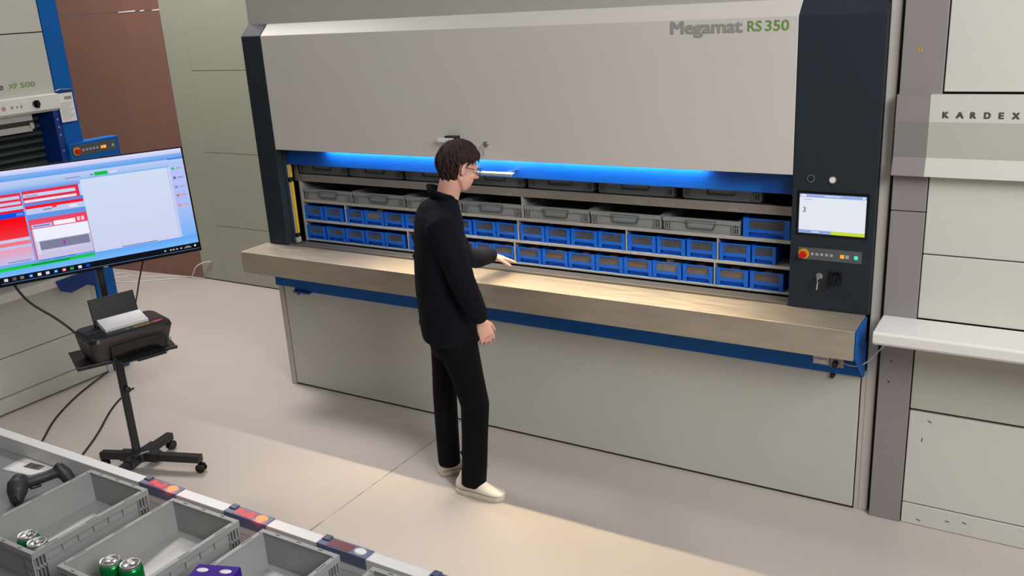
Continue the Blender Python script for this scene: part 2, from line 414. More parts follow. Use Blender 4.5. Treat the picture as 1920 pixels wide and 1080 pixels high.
# operating column
rc = [c for c in kids(car) if c.name.startswith('column')][1] if len([c for c in kids(car) if c.name.startswith('column')]) > 1 else car
rc = [c for c in kids(car) if c.name.startswith('column') and c.data.vertices[0].co.x > 3][0]
for x, z, cp in ((3.427, 1.608, BLACKM), (3.520, 1.606, WHITEP)):
    q = MB(); q.use(CHROME).cyl((x, 0, z), (x, -.006, z), .018); q.use(cp).cyl((x, -.006, z), (x, -.010, z), .0125); q.build('indicator_button', None, rc)
sc = MB(); sc.use(BLKGLOSS).box(3.371, 3.677, -.004, 0.0, 1.348, 1.550)
sc.build('touch_screen', None, rc, bevel=.002)
s = [c for c in kids(rc) if c.name.startswith('touch_screen')][0]
G = lambda n, r, g, b, k=1.0: glow(n, rgb(r, g, b), k)
sw, sb, sbl, syl, sdk = G('screen_white', 226, 231, 240), G('screen_bar_blue', 150, 172, 225), G('screen_low_blue', 140, 165, 215), G('screen_lime', 196, 220, 60), G('screen_digit', 60, 62, 70)
q = MB()
def scr(m, u0, u1, v0, v1, k):
    x0, z0, ww, hh = 3.382, 1.3595, .284, .179
    q.use(m).box(x0 + u0 * ww, x0 + u1 * ww, -.0045 - k * .0003, -.004, z0 + v0 * hh, z0 + v1 * hh)
scr(sw, 0, 1, 0, 1, 0); scr(sb, 0, 1, .915, 1, 1); scr(sbl, 0, .5, 0, .085, 1); scr(syl, .5, 1, 0, .085, 1)
scr(sw, .02, .1, .93, .985, 2); scr(sw, .38, .62, .95, .97, 2); scr(sw, .94, .98, .93, .985, 2); scr(sw, .2, .32, .03, .055, 2); scr(sb, .07, .2, .85, .865, 1)
q.build('screen_display', None, s)
text('screen_digit', '3', .034, sdk, front(3.398, -.0046, 1.455), s, thick=.0006)
q = MB(); q.use(mat('control_strip_grey', rgb(86, 88, 92), .4)).box(3.384, 3.660, -.003, 0, 1.236, 1.292)
cp = q.build('control_strip', None, rc, bevel=.001)
q = MB(); q.use(YEL).cyl((3.410, -.003, 1.262), (3.410, -.008, 1.262), .024); q.use(REDP).cyl((3.410, -.008, 1.262), (3.410, -.030, 1.262), .012).cyl((3.410, -.022, 1.262), (3.410, -.034, 1.262), .017, .015)
q.build('emergency_stop', None, cp)
SYM = mat('key_symbol_grey', rgb(165, 168, 172), .5)
for i, x in enumerate((3.447, 3.468, 3.489, 3.510, 3.531)):
    q = MB(); q.box(x - .006, x + .006, -.0045, -.003, 1.258, 1.270)
    q.build('membrane_key', SYM, cp)
for x, m in ((3.577, G('amber_lamp', 255, 170, 40, 1.2)), (3.598, SYM), (3.636, G('green_lamp', 70, 225, 170, 1.2))):
    q = MB(); q.box(x - .008, x + .008, -.0055, -.003, 1.255, 1.271); q.build('lamp_key', m, cp)
key_lock(3.484, 1.164, rc)
q = MB(); q.box(3.522, 3.582, -.006, 0, 1.128, 1.188); q.cyl((3.552, -.006, 1.158), (3.552, -.02, 1.158), .024); q.box(3.544, 3.560, -.036, -.02, 1.136, 1.180)
q.build('rotary_switch', BLKGLOSS, rc, bevel=.002)
# socket plate and knobs under the counter
q = MB(); q.use(PALE).box(3.474, 3.548, -.010, -.002, .738, .785); q.use(WHITEP).box(3.482, 3.540, -.013, -.010, .745, .765)
q.build('socket_plate', None, car, bevel=.001)
q = MB(); q.use(ZINC).box(3.552, 3.612, -.010, -.002, .735, .785); q.use(BLACKP).cyl((3.575, -.01, .752), (3.575, -.03, .752), .014)
q.build('latch_plate', None, car)
MB().cyl((3.560, .024, .682), (3.560, .002, .682), .012).build('base_knob', BLACKP, car)
MB().box(.17, .30, -.02, .02, .690, .702).cyl((.205, -.01, .69), (.205, -.01, .676), .008).build('trim_foot', BLUED, car)

# ---------------------------------------------------------------- carrier totes (0.40 wide)
def tote_body(mb, w, d, h, gm, low=False, wall=.004):
    """euro container, origin bottom centre of its front side (front faces -y, runs to +y)"""
    mb.use(gm)
    x0, x1 = -w / 2 + .008, w / 2 - .008; y0, y1 = .008, d - .008; t = .006
    mb.box(x0, x1, y0, y1, 0, t)
    hw = h - .003
    mb.box(x0, x1, y0, y0 + wall, t, hw).box(x0, x1, y1 - wall, y1, t, hw)
    mb.box(x0, x0 + wall, y0 + wall, y1 - wall, t, hw).box(x1 - wall, x1, y0 + wall, y1 - wall, t, hw)
    # rim flange
    r = .010; X0, X1, Y0, Y1 = -w / 2, w / 2, 0, d
    for (a, b, c, e) in ((X0, X1, Y0, Y0 + r + .004), (X0, X1, Y1 - r - .004, Y1), (X0, X0 + r + .004, Y0 + r + .004, Y1 - r - .004), (X1 - r - .004, X1, Y0 + r + .004, Y1 - r - .004)):
        mb.box(a, b, c, e, h - .004, h)
    for (a, b, c, e) in ((X0, X1, Y0, Y0 + .002), (X0, X1, Y1 - .002, Y1), (X0, X0 + .002, Y0 + .002, Y1 - .002), (X1 - .002, X1, Y0 + .002, Y1 - .002)):
        mb.box(a, b, c, e, h - .020, h - .004)
    # corner ribs and mid band
    for sx in (-1, 1):
        for k in range(4):
            xc = sx * (w / 2 - .008 - k * .011)
            for (ya, yb) in ((Y0 + .001, y0), (y1, Y1 - .001)):
                mb.box(xc - .0015, xc + .0015, ya, yb, .006, h - .0045)
        for k in range(4):
            for yc in (Y0 + .008 + k * .011, Y1 - .008 - k * .011):
                xa, xb = sorted((sx * (w / 2 - .001), sx * (w / 2 - .008)))
                mb.box(xa, xb, yc - .0015, yc + .0015, .006, h - .004)
    for (ya, yb) in ((Y0 + .001, y0), (y1, Y1 - .001)):
        for sx in (-1, 1):
            xa, xb = sorted((sx * (w / 2 - .006), sx * (w / 2 - .045)))
            mb.box(xa, xb, ya, yb, h * .5 - .002, h * .5 + .002).box(xa, xb, ya, yb, 0.004, .008)
    for sx in (-1, 1):
        xa, xb = sorted((sx * (w / 2 - .001), sx * (w / 2 - .008)))
        for (ya, yb) in ((Y0 + .006, Y0 + .045), (Y1 - .045, Y1 - .006)):
            mb.box(xa, xb, ya, yb, h * .5 - .002, h * .5 + .002).box(xa, xb, ya, yb, .004, .008)
def tote(label, w, d, h, gm, group, loc, handle=True, slots=False):
    t = thing('tote', label, 'tote', loc, 0, group)
    mb = MB(); tote_body(mb, w, d, h, gm)
    if slots:
        mb.use(gm)
        for sx in (-1, 1):            # stiffening ribs under the rim along the long sides
            for k in range(5):
                yc = d * (.24 + .13 * k); xa, xb = sorted((sx * (w / 2 - .001), sx * (w / 2 - .008)))
                mb.box(xa, xb, yc - .0015, yc + .0015, h * .62, h - .006)
            mb.box(*sorted((sx * (w / 2 - .002), sx * (w / 2 - .008))), d * .12, d * .88, h * .60, h * .63)
        mb.use(TOTED)
        for sx in (-1, 1):
            for fr in (.17, .50, .83):
                xc = sx * (w / 2 - .006)
                mb.box(xc - .0018, xc + .0018, d * fr - .020, d * fr + .020, h - .0005, h + .0003)
            for fr in (.05, .95):
                mb.cyl((sx * (w / 2 - .009), d * fr, h - .0005), (sx * (w / 2 - .009), d * fr, h + .0004), .0035, n=8)
        for yy in (.006, d - .006):
            for fr in (-.28, 0, .28): mb.box(w * fr - .008, w * fr + .008, yy - .002, yy + .002, h - .0005, h + .0004)
        for sx in (-1, 1):
            xa, xb = sorted((sx * (w / 2 - .0072), sx * (w / 2 - .0078)))
            for (ya, yb) in ((.012, .040), (d - .040, d - .012)):
                mb.box(xa, xb, ya, yb, .012, h * .46).box(xa, xb, ya, yb, h * .55, h - .022)
            for yy in (.0070, d - .0076):
                xa2, xb2 = sorted((sx * (w / 2 - .012), sx * (w / 2 - .040)))
                mb.box(xa2, xb2, yy, yy + .0006, .012, h * .46).box(xa2, xb2, yy, yy + .0006, h * .55, h - .022)
    else:
        mb.use(TOTEK)
        for sx in (-1, 1):
            xa, xb = sorted((sx * (w / 2 - .012), sx * (w / 2 - .018)))
            mb.box(xa, xb, .0068, .0078, .008, h - .024)
            xa, xb = sorted((sx * (w / 2 - .024), sx * (w / 2 - .030)))
            mb.box(xa, xb, .0068, .0078, .012, h - .024)
            mb.box(xa, xb, .0068, .0078, h - .019, h - .010)
    mb.build('body', None, t)
    if handle:
        q = MB(); q.use(TOTEL); a, b = .078, .066; z1, z0 = h - .010, h * .30; r = .003
        for (xa, za, xb, zb) in ((-a, z1, a, z1), (-b, z0, b, z0)):
            q.box(xa, xb, -.003, .009, za - r / 2, za + r / 2)
        for sx in (-1, 1):
            q.prism([(sx * a - r / 2, z1), (sx * a + r / 2, z1), (sx * b + r / 2, z0), (sx * b - r / 2, z0)], -.003, .009, axis='y')
        q.use(gm); q.box(-b - .003, b + .003, .0062, .0085, z0, z1)
        q.build('grip_frame', None, t)
    return t
order = ['leftmost', 'second from left', 'third from left', 'fourth from left', 'fifth from left', 'sixth from left', 'seventh from left', 'eighth from left']
xs = [.419, .828, 1.237, 1.647]
proto = tote('x', .398, .56, .070, TOTES, 'shallow grey totes on the second carrier level', (0, 0, 0))
lab2 = ['leftmost shallow grey tote on the shelf above the blue bins', 'shallow grey tote second from left on the shelf above the blue bins',
        "shallow grey tote half hidden by the person's shoulder, third on its shelf", "shallow grey tote just right of the person's neck, left of the steel upright",
        'shallow grey tote directly right of the steel upright in mid shelf', 'shallow grey tote two places left of the wide blue bin',
        'shallow grey tote beside the wide blue bin, above the blue bin rows']
xs2 = [.419, .828, 1.237, 1.642, 2.055, 2.462, 2.869]
for i, x in enumerate(xs2):
    t = proto if i == 0 else copy_tree(proto); t.location = (x, .142, 1.2765); t['label'] = lab2[i]
lab1 = ['leftmost grey tote on the top shelf below the dark blue end of fascia', 'grey tote second from left on the top shelf under the blue fascia',
        'grey tote third from left on the top shelf, just left of the person', "grey tote on the top shelf in front of the person's face",
        'grey tote on the top shelf, second right of the light pointer', 'grey tote on the top shelf, second from the right end', 'rightmost grey tote on the top shelf under the blue fascia']
for i, (x0, x1) in enumerate(((.170, .575), (.595, 1.005), (1.03, 1.435), (1.475, 1.845), (1.875, 2.27), (2.30, 2.72), (2.765, 3.16))):
    t = copy_tree(proto); t.location = ((x0 + x1) / 2, .165, 1.4405); t['label'] = lab1[i]; t['group'] = 'grey totes on the top carrier level'
    t.scale = ((x1 - x0) / .398, 1, 1.3)

# ---------------------------------------------------------------- blue bins
def blue_bin(w, h=.088, d=.48, content=CARDD, fill=.35):
    t = thing('storage_bin', 'x', 'bin')
    q = MB(); th = .003; p = w * .13
    q.box(-w / 2 + th, w / 2 - th, .0061, d - th, 0, th)
    q.box(-w / 2, -w / 2 + th, .0061, d - th, 0, h - .0005).box(w / 2 - th, w / 2, .0061, d - th, 0, h - .0005).box(-w / 2, w / 2, d - th, d, 0, h - .0005)
    # front frame: pillars, top rim, middle band, recessed foot
    q.box(-w / 2, -w / 2 + p, 0, .006, 0, h).box(w / 2 - p, w / 2, 0, .006, 0, h)
    q.box(-w / 2 + p, w / 2 - p, .001, .006, h - .006, h)
    q.box(-w / 2 + p, w / 2 - p, 0, .006, h * .27, h * .44)
    q.box(-w / 2 + p, w / 2 - p, .018, .021, 0.0, h * .42)
    q.box(-w / 2 - .001, w / 2 + .001, -.001, .003, h * .985, h + .002)
    q.build('bin_body', BINB, t)
    MB().box(-w / 2 + p, w / 2 - p, .003, .0042, h * .42, h - .006).build('front_window', CLEAR, t)
    c = MB(); r = random.Random(int(w * 1e4) + int(fill * 100))
    c.box(-w / 2 + .006, w / 2 - .006, .026, d - .008, .004, h * fill)
    for k in range(5):
        xc = r.uniform(-w * .3, w * .3); yc = r.uniform(.04, .1); s_ = r.uniform(.012, .02)
        c.box(xc - s_, xc + s_, yc - .008, yc + .012, h * fill, h * fill + r.uniform(.006, .024))
    c.build('contents', content, t)
    return t
pd, pb, pp_ = blue_bin(.152, content=CARDD, fill=.36), blue_bin(.154, content=CARD, fill=.62), blue_bin(.153, content=CARDW, fill=.72)
used = set()
def place_bin(proto, x, y, z, label, group, sx=1, sz=1):
    t = proto if proto.name not in used else copy_tree(proto)
    used.add(proto.name); used.add(t.name)
    t.location = (x, y, z); t.scale = (sx, 1, sz); t['label'] = label; t['group'] = group; return t
nth = ['leftmost', 'second from the left', 'third from the left', 'fourth from the left', 'fifth from the left', 'sixth from the left', 'seventh from the left', 'eighth from the left', 'ninth from the left']
nthr = ['rightmost', 'second from the right', 'third from the right', 'fourth from the right', 'fifth from the right', 'sixth from the right', 'seventh from the right', 'eighth from the right', 'ninth from the right', 'tenth from the right', 'eleventh from the right']
rowA = [(.206, .152), (.371, .152), (.558, .130 + .01), (.702, .150), (.860, .152), (1.020, .152), (1.183, .152), (1.346, .152), (1.510, .152), (1.668, .138), (1.824, .154), (1.984, .152), (2.143, .155), (2.305, .155), (2.475, .155), (2.637, .152), (2.797, .154), (2.966, .155), (3.129, .115)]
rowA[2] = (.535 + .022, .138)
for i, (x, w_) in enumerate(rowA):
    if 5 < i < 8: lb = 'blue bin, %s in the upper blue row, behind the person' % nth[i]
    elif i <= 5: lb = 'blue bin with clear window, %s in the upper blue row' % nth[i]
    elif i == 18: lb = 'narrow blue bin at the right end of the upper blue row'
    else: lb = 'blue bin, %s in the upper blue row' % nthr[18 - i]
    pr = pp_ if i == 3 else pd
    place_bin(pr, x + w_ / 2, .142, 1.1465, lb, 'blue bins in the upper row', w_ / .153)
rowB = [(.204, .155), (.373, .152), (.533, .152), (.693, .150), (.848, .152), (1.038, .152), (1.20, .152), (1.36, .152), (1.52, .152), (1.632, .148), (1.795, .155), (1.957, .158), (2.122, .158), (2.286, .158), (2.450, .158), (2.612, .156), (2.776, .158), (2.952, .160), (3.122, .162)]
rowB = [b for b in rowB if b[0] != 1.52] ; rowB[7] = (1.362, .152); rowB.insert(8, (1.518, .110))
for i, (x, w_) in enumerate(rowB):
    if i in (6, 7): lb = 'blue bin, %s in the bottom blue row, behind the person' % nth[i]
    elif i <= 5: lb = 'blue bin with clear window, %s in the bottom blue row' % nth[i]
    elif i == 8: lb = "narrow blue bin in the bottom row beside the person's forearm"
    else: lb = 'blue bin with brown contents, %s in the bottom blue row' % nthr[18 - i]
    pr = pp_ if i == 15 else (pb if i > 8 else pd)
    place_bin(pr, x + w_ / 2, .142, 1.0165, lb, 'blue bins in the bottom row', w_ / .154, 1.0)
wide = blue_bin(.225, h=.092, content=CARDD, fill=.3)
wide.location = (3.195, .142, 1.2765); wide['label'] = 'wide blue bin with clear front at the right end of the tote shelf'

# ================================================================== RIGHT STORAGE UNIT
ku = thing('storage_lift', 'tall white and grey storage lift unit with protruding hood at the right edge', 'storage machine')
XR = 5.8
q = MB(); q.box(3.764, 3.900, 0, .05, .0, 1.485).box(3.764, 3.900, 0, .05, 1.489, 1.66).box(3.764, 3.925, 0, .05, 1.97, 5.5)
q.build('corner_column', PURPLEGREY, ku, bevel=.003)
MB().box(3.764, XR, .05, 1.3, 0.0, 5.5).build('unit_body', FRAMEP, ku)
for z0, z1, x0, m in ((.0, .106, 3.905, KWHITE), (.110, .572, 3.905, KWHITE), (.584, .955, 3.905, KBAND), (1.015, 1.302, 3.904, KWHITE), (1.306, 1.66, 3.904, KWHITE), (1.982, 5.5, 3.930, KWHITE)):
    MB().box(x0, XR, .006, .049, z0 + .002, z1).build('front_panel', m, ku, bevel=.003)
MB().box(3.906, XR, .03, .05, .0, 5.4).build('panel_gap', SEAM, ku)
def hoodprof(x0, x1, m1, m2, nm):
    q = MB(); q.use(m1).box(x0, x1, -.030, .0, 1.868, 1.976)
    q.prism([(-.030, 1.722), (-.030, 1.868), (0, 1.868), (0, 1.722)], x0, x1) if False else None
    q.use(m2).prism([(-.0265, 1.722), (-.030, 1.868), (0, 1.868), (0, 1.722)], x0, x1)  # middle band in a darker tone than the bands around it
    q.use(m1).prism([(-.050, 1.648), (-.0275, 1.722), (0, 1.722), (0, 1.648)], x0, x1)
    return q.build(nm, None, ku)
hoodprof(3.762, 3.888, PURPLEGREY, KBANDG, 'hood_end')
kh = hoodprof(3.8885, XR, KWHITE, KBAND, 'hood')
for i, (ch, x) in enumerate(zip('KARDEX', (3.936, 3.985, 4.036, 4.085, 4.136, 4.182))):
    text('lettering', ch, .034, TXTK, front(x, -.030, 1.884), kh, bold=.0042, width={'E': .015, 'A': .025, 'X': .023, 'R': .018}.get(ch, .020))
q = MB(); q.prism([(-.232, .968), (-.232, 1.006), (-.224, 1.014), (0, 1.014), (0, .955), (-.222, .955)], 3.764, XR)
q.build('worktop', WHITEP, ku, bevel=.004)
q = MB(); q.cyl((3.815, 0, .905), (3.815, -.02, .905), .010); q.build('cable_knob', WHITEP, ku)
q = MB(); q.cyl((3.812, 0, .80), (3.812, -.0015, .80), .004, n=12).cyl((3.808, 0, .70), (3.808, -.0015, .70), .004, n=12); q.build('screw_hole', BLACKP, ku)
q = MB(); q.use(YEL).prism([(3.822, 2.145), (3.842, 2.145), (3.832, 2.163)], -.001, 0, axis='y'); q.use(BLACKP).box(3.831, 3.833, -.0015, -.001, 2.148, 2.158); q.build('warning_sticker', None, ku)
q = MB()
for x, z, a in ((3.99, .535, .5), (3.965, .44, 1.6), (4.10, .055, 0), (4.17, .065, .2), (3.98, .03, .3)):
    X = Matrix.Translation((x, 0, z)) @ Matrix.Rotation(a, 4, 'Y'); q.box(-.009, .009, .0045, .0062, -.0018, .0018, X)
q.build('scuff', TXTK, ku)

def cable(name, pts, r, m, label, cat='cable', parent=None, group=None):
    cu = bpy.data.curves.new(name, 'CURVE'); cu.dimensions = '3D'; cu.bevel_depth = r; cu.bevel_resolution = 3; cu.resolution_u = 10
    sp_ = cu.splines.new('NURBS'); sp_.points.add(len(pts) - 1); sp_.order_u = 4; sp_.use_endpoint_u = True
    for i, p in enumerate(pts): sp_.points[i].co = (*p, 1)
    o = bpy.data.objects.new(name, cu); COL.objects.link(o); bpy.context.view_layer.update()
    me = bpy.data.meshes.new_from_object(o); bpy.data.objects.remove(o); me.name = name
    me.materials.clear(); me.materials.append(m)
    for p in me.polygons: p.use_smooth = True
    o = bpy.data.objects.new(name, me); COL.objects.link(o)
    if parent: o.parent = parent
    if label: tag(o, label, cat, group)
    return o
cable('power_cable', [(3.60, -.006, .765), (3.66, -.03, .75), (3.72, -.03, .775), (3.79, -.02, .90), (3.815, -.018, .905)], .003, CABW, 'thin grey cable running from under the steel counter to the right unit')

# ================================================================== LEFT STORAGE UNIT (front plane x = -1.45)
lu = thing('storage_lift', 'pale grey storage lift unit with blue corner post behind the television', 'storage machine', (-1.45, 0, 0))
Y0 = -4.6
q = MB(); q.box(-1.3, -.03, Y0, -.215, 2.397, 5.4); q.build('upper_panel', LIGHTP, lu, bevel=.003)
MB().box(-.03, 0, Y0, -.350, 1.99, 2.391).build('upper_panel', LIGHTP, lu, bevel=.003)
MB().box(-.03, 0, Y0, -.350, 2.397, 5.4).build('upper_panel', LIGHTP, lu, bevel=.003)
post = MB().box(-.25, .004, -.345, -.215, .10, 5.4).build('blue_post', BLUE, lu, bevel=.003)
MB().box(-.25, -.02, -.2149, -.170, .10, 1.51).build('blue_post', BLUE, lu, bevel=.003)
MB().box(-.25, -.0, -.392, -.346, .80, 1.90).build('blue_jamb', BLUED, lu, bevel=.002)
q = MB()
for z in (1.827, 1.776, 1.723, 1.619): q.cyl((0, -.372, z), (.003, -.372, z), .006, n=12)
q.build('jamb_screw', CHROME, lu)
q = MB(); q.prism([(.0, 1.885), (.045, 1.905), (.045, 1.998), (.0, 2.003)], Y0, -.356, axis='y')
ledge = q.build('control_ledge', WHITEP, lu, bevel=.004)
q = MB(); q.use(WHITEP).box(.045, .047, -.62, -.50, 1.925, 1.975) ; q.use(BLKGLOSS).cyl((.047, -.527, 1.950), (.062, -.527, 1.950), .024); q.box(.062, .076, -.535, -.519, 1.925, 1.975)
q.build('rotary_switch', None, ledge, bevel=.001)
SRED = mat('sign_red', rgb(190, 60, 60), .5); SBR = mat('sign_dark', rgb(70, 50, 45), .5)
q = MB()
for y, rr in ((-.745, .014), (-.69, .009), (-.655, .007), (-.625, .009)):
    q.use(SBR if rr != .014 else SRED).cyl((.045, y, 1.945), (.0462, y, 1.945), rr, n=16); q.use(WHITEP).cyl((.0462, y, 1.945), (.0466, y, 1.945), rr * .72, n=16); q.use(SBR).cyl((.0466, y, 1.945), (.0469, y, 1.945), rr * .45, n=6)
q.build('safety_pictogram', None, ledge)
XL = frame((.0005, -.655, 2.058), (0, 1, 0), (0, 0, 1), (1, 0, 0))
text('model_lettering', 'XP', .046, TXTN, XL, lu, width=.058, bold=.0010)
XL = frame((.0005, -.577, 2.058), (0, 1, 0), (0, 0, 1), (1, 0, 0))
text('model_lettering', '500', .046, TXTN, XL, lu, width=.100, bold=.0010)
XL2 = frame((.0005, -.760, 2.058), (0, 1, 0), (0, 0, 1), (1, 0, 0))
text('name_lettering', 'te', .058, TXTK, XL2, lu, width=.066, bold=.0030)
# opening with roller slats and inner tray edge
SLAT = mat('dark_slat', rgb(62, 70, 70), .5, .3)
q = MB()
for i in range(22):
    z = 1.86 - i * .05
    q.prism([(-.20, z), (-.165, z - .012), (-.165, z - .030), (-.20, z - .046)], Y0, -.40, axis='y')
q.build('roller_shutter', SLAT, lu)
MB().box(-1.2, -.215, Y0, -.39, .8, 2.4).build('dark_lining', DARKIN, lu)
q = MB(); q.use(PALE).box(-.14, -.02, Y0, -.545, 1.775, 1.815); q.use(PALE).box(-.15, -.02, Y0, -.53, 1.845, 1.885); q.use(SEAM).box(-.16, -.03, Y0, -.52, 1.815, 1.845)
q.use(PALE).box(-.02, -.01, -.56, -.535, 1.79, 1.83)
q.build('inner_tray', None, lu, bevel=.002)
q = MB(); q.box(-.15, .05, Y0, -.385, .735, .790); q.build('worktop', WHITEP, lu, bevel=.004)
MB().box(-.1, .0, Y0, -.392, .370, .735).build('lower_panel', LIGHTP, lu, bevel=.003)
MB().box(-.1, .0, Y0, -.392, .110, .364).build('lower_panel', LIGHTP, lu, bevel=.003)
MB().box(-.1, .03, Y0, -.392, .012, .106).build('plinth', LIGHTP, lu, bevel=.003)
MB().box(-1.2, -.03, Y0, -.40, 0.0, .735).box(-1.2, -.25, -.4, -.215, 0, 5.4).build('unit_body', FRAMEP, lu)
MB().box(-.06, -.002, -.3905, -.350, .05, .78).build('silver_strip', PALE, lu, bevel=.002)
q = MB(); q.prism([(-.66, .775), (-.375, .79), (-.375, .655), (-.44, .69), (-.57, .668), (-.64, .70)], .05, .065, axis='x'); q.build('blue_bracket', BLUED, lu, bevel=.002)
q = MB(); q.use(BLUED).box(.0, .05, -.36, -.235, .0, .16); q.use(PALE).box(.0, .045, -.41, -.365, .0, .15); q.use(CHROME).cyl((.05, -.29, .09), (.056, -.29, .09), .012, n=12); q.build('post_foot', None, lu, bevel=.003)
# hanging document sleeve and control box
q = MB(); q.use(BLUED).box(.004, .010, -.352, -.228, 1.790, 2.010); q.use(PAPER).box(.010, .012, -.347, -.236, 1.803, 1.993)
q.use(TXTG).box(.012, .0126, -.300, -.246, 1.950, 1.970)
for i in range(9): q.box(.012, .0124, -.338, -.246 - (i % 3) * .012, 1.925 - i * .013, 1.928 - i * .013)
q.use(CHROME).tube([(.008, -.35, 2.012), (.010, -.31, 2.022), (.010, -.27, 2.016), (.008, -.23, 2.014)], .003, n=6)
q.build('document_sleeve', None, lu)
q = MB(); q.box(-.06, .030, -.350, .038, 1.515, 1.658); cb = q.build('control_box', BLUE, lu, bevel=.004)
tilt = mat('control_face_grey', rgb(72, 82, 92), .4)
q = MB(); q.use(tilt).box(.030, .033, -.325, .012, 1.565, 1.640); cf = q.build('control_strip', None, cb)
q = MB(); q.use(YEL).cyl((.033, -.300, 1.600), (.040, -.300, 1.600), .028); q.use(REDP).cyl((.04, -.303, 1.600), (.065, -.303, 1.600), .018)
q.build('emergency_stop', None, cf)
for y in (-.25, -.222, -.195, -.168, -.142): MB().box(.033, .0345, y - .008, y + .008, 1.594, 1.610).build('membrane_key', SYM, cf)
for y, m in ((-.105, G('amber_lamp_left', 255, 150, 50, 1.3)), (-.083, G('amber_lamp_right', 255, 180, 60, 1.3)), (-.018, SYM)): MB().box(.033, .0355, y - .009, y + .009, 1.590, 1.610).build('lamp_key', m, cf)

# ================================================================== TV CART
PX, PY = .07, -1.25
A = 1.1137
uu = V((math.cos(A), math.sin(A), 0)); nn_ = V((math.sin(A), -math.cos(A), 0))
cart = thing('screen_cart', 'black wheeled screen cart with single pole, tray and four-arm base', 'cart', (PX, PY, 0))
q = MB(); q.box(-.021, .021, -.021, .021, .07, .82, Matrix.Translation((-.016, -.010, 0)) @ Matrix.Rotation(A, 4, 'Z')).box(-.017, .017, -.017, .017, .82, 1.62, Matrix.Translation((-.016, -.010, 0)) @ Matrix.Rotation(A, 4, 'Z'))
q.cyl((.010, -.012, .50), (.034, -.018, .50), .018)
q.build('pole', BLACKM, cart, bevel=.006)
q = MB(); q.box(-.05, .05, -.045, .045, .055, .115, Matrix.Rotation(A, 4, 'Z')); hub = q.build('hub', BLACKM, cart, bevel=.008)
ends = [(-.226, -.093), (.355, .125), (-.05, .246), (.085, -.27)]
for ex, ey in ends:
    dv = V((ex, ey, 0)); L = dv.length; an = math.atan2(ey, ex)
    X = Matrix.Rotation(an, 4, 'Z')
    q = MB(); q.box(.03, L, -.022, .022, .062, .104, X); q.box(.03, .12, -.028, .028, .058, .110, X)
    leg = q.build('leg', BLACKM, cart, bevel=.003)
    c = dv * (1 - .02 / L)
    side = V((-dv.y, dv.x, 0)).normalized()
    q = MB()
    wc = V((c.x, c.y, .027)) + dv.normalized() * .012
    for s_ in (-1, 1): q.cyl(wc + side * s_ * .006, wc + side * s_ * .018, .027, n=20)
    q.box(-.012, .012, -.006, .006, .02, .062, Matrix.Translation((wc.x, wc.y, 0)) @ X)
    q.build('castor', BLKGLOSS, leg)
TX = Matrix((V((uu.x, uu.y, 0)), V((nn_.x, nn_.y, 0)), V((0, 0, 1)))).transposed().to_4x4()   # local: u, n, z
q = MB(); q.box(-.252, .238, .030, .345, .782, .788, TX); q.box(-.252, .238, .345, .350, .782, .800, TX).box(-.10, .10, -.05, .05, .755, .782, TX)
q.prism([(-.02, .765), (.28, .782), (-.02, .782)], -.02, .02, axis='x', X=TX)
q.prism([(.0, .345), (.16, .345), (.15, .385), (.02, .385)], .778, .784, axis='z', X=TX)
q.build('tray', BLACKM, cart, bevel=.002)
q = MB(); q.box(-.06, .06, .020, .042, 1.40, 1.60, TX); q.build('screen_bracket', BLACKM, cart)

# television
c0 = V((.139, -1.281, 1.500)); Bt = .1145; TW, TH = .984, .566
upv = V((0, 0, 1)) * math.cos(Bt) - nn_ * math.sin(Bt); nv = uu.cross(upv); nv = nv if nv.dot(nn_) > 0 else -nv
TM = frame(c0, uu, upv, nv)
tv = thing('television', 'wide black television on a cart showing red and blue stock software', 'television', c0)
LM = TM.copy(); LM.translation = V((0, 0, 0))
q = MB(); q.use(BLACKP).box(-TW / 2, TW / 2, -TH / 2, TH / 2, -.030, -.002, LM); q.box(-.25, .25, -.22, .10, -.055, -.030, LM); q.build('housing', None, tv, bevel=.004)
q = MB(); b0 = .008
for (a, b, c, e) in ((-.5, .5, .487, .5), (-.5, .5, -.5, -.474), (-.5, -.492, -.474, .487), (.492, .5, -.474, .487)):
    q.box(a * TW, b * TW, c * TH, e * TH, -.004, .003, LM)
q.build('bezel', BLKGLOSS, tv)
screen_mats = {}
def sm(r, g, b):
    k = (r, g, b)
    if k not in screen_mats: screen_mats[k] = glow('screen_colour_%d' % len(screen_mats), rgb(r, g, b), 1.0)
    return screen_mats[k]
q = MB()
def R(u0, u1, v0, v1, c, lay=1):
    q.use(sm(*c)); z = lay * .00012
    q.quad([LM @ V(((u - .5) * TW, (v - .5) * TH, z)) for u, v in ((u0, v0), (u1, v0), (u1, v1), (u0, v1))])
def grad(u0, u1, v0, v1, ca, cb, n=10, lay=1):
    for i in range(n):
        t = (i + .5) / n; R(u0, u1, v0 + (v1 - v0) * i / n, v0 + (v1 - v0) * (i + 1) / n, tuple(int(ca[k] + (cb[k] - ca[k]) * t) for k in range(3)), lay)
R(.008, .992, .026, .987, (120, 170, 240), 0)
grad(.008, .992, .945, .987, (195, 205, 245), (225, 220, 250), 4)      # title bar
grad(.008, .992, .895, .945, (95, 160, 235), (140, 180, 240), 5)       # ribbon
grad(.008, .992, .835, .895, (160, 195, 240), (195, 205, 245), 5)
grad(.008, .465, .792, .835, (100, 155, 235), (165, 190, 240), 4)
grad(.008, .992, .085, .16, (120, 185, 250), (100, 165, 245), 5)       # status
grad(.465, .915, .16, .826, (205, 210, 240), (208, 222, 244), 12)      # white work area
R(.90, .908, .16, .826, (190, 200, 232), 2)
grad(.912, .992, .42, .90, (170, 190, 245), (190, 195, 245), 8)
grad(.912, .992, .16, .42, (120, 180, 245), (170, 190, 245), 6)
R(.912, .992, .892, .905, (70, 120, 215), 2)
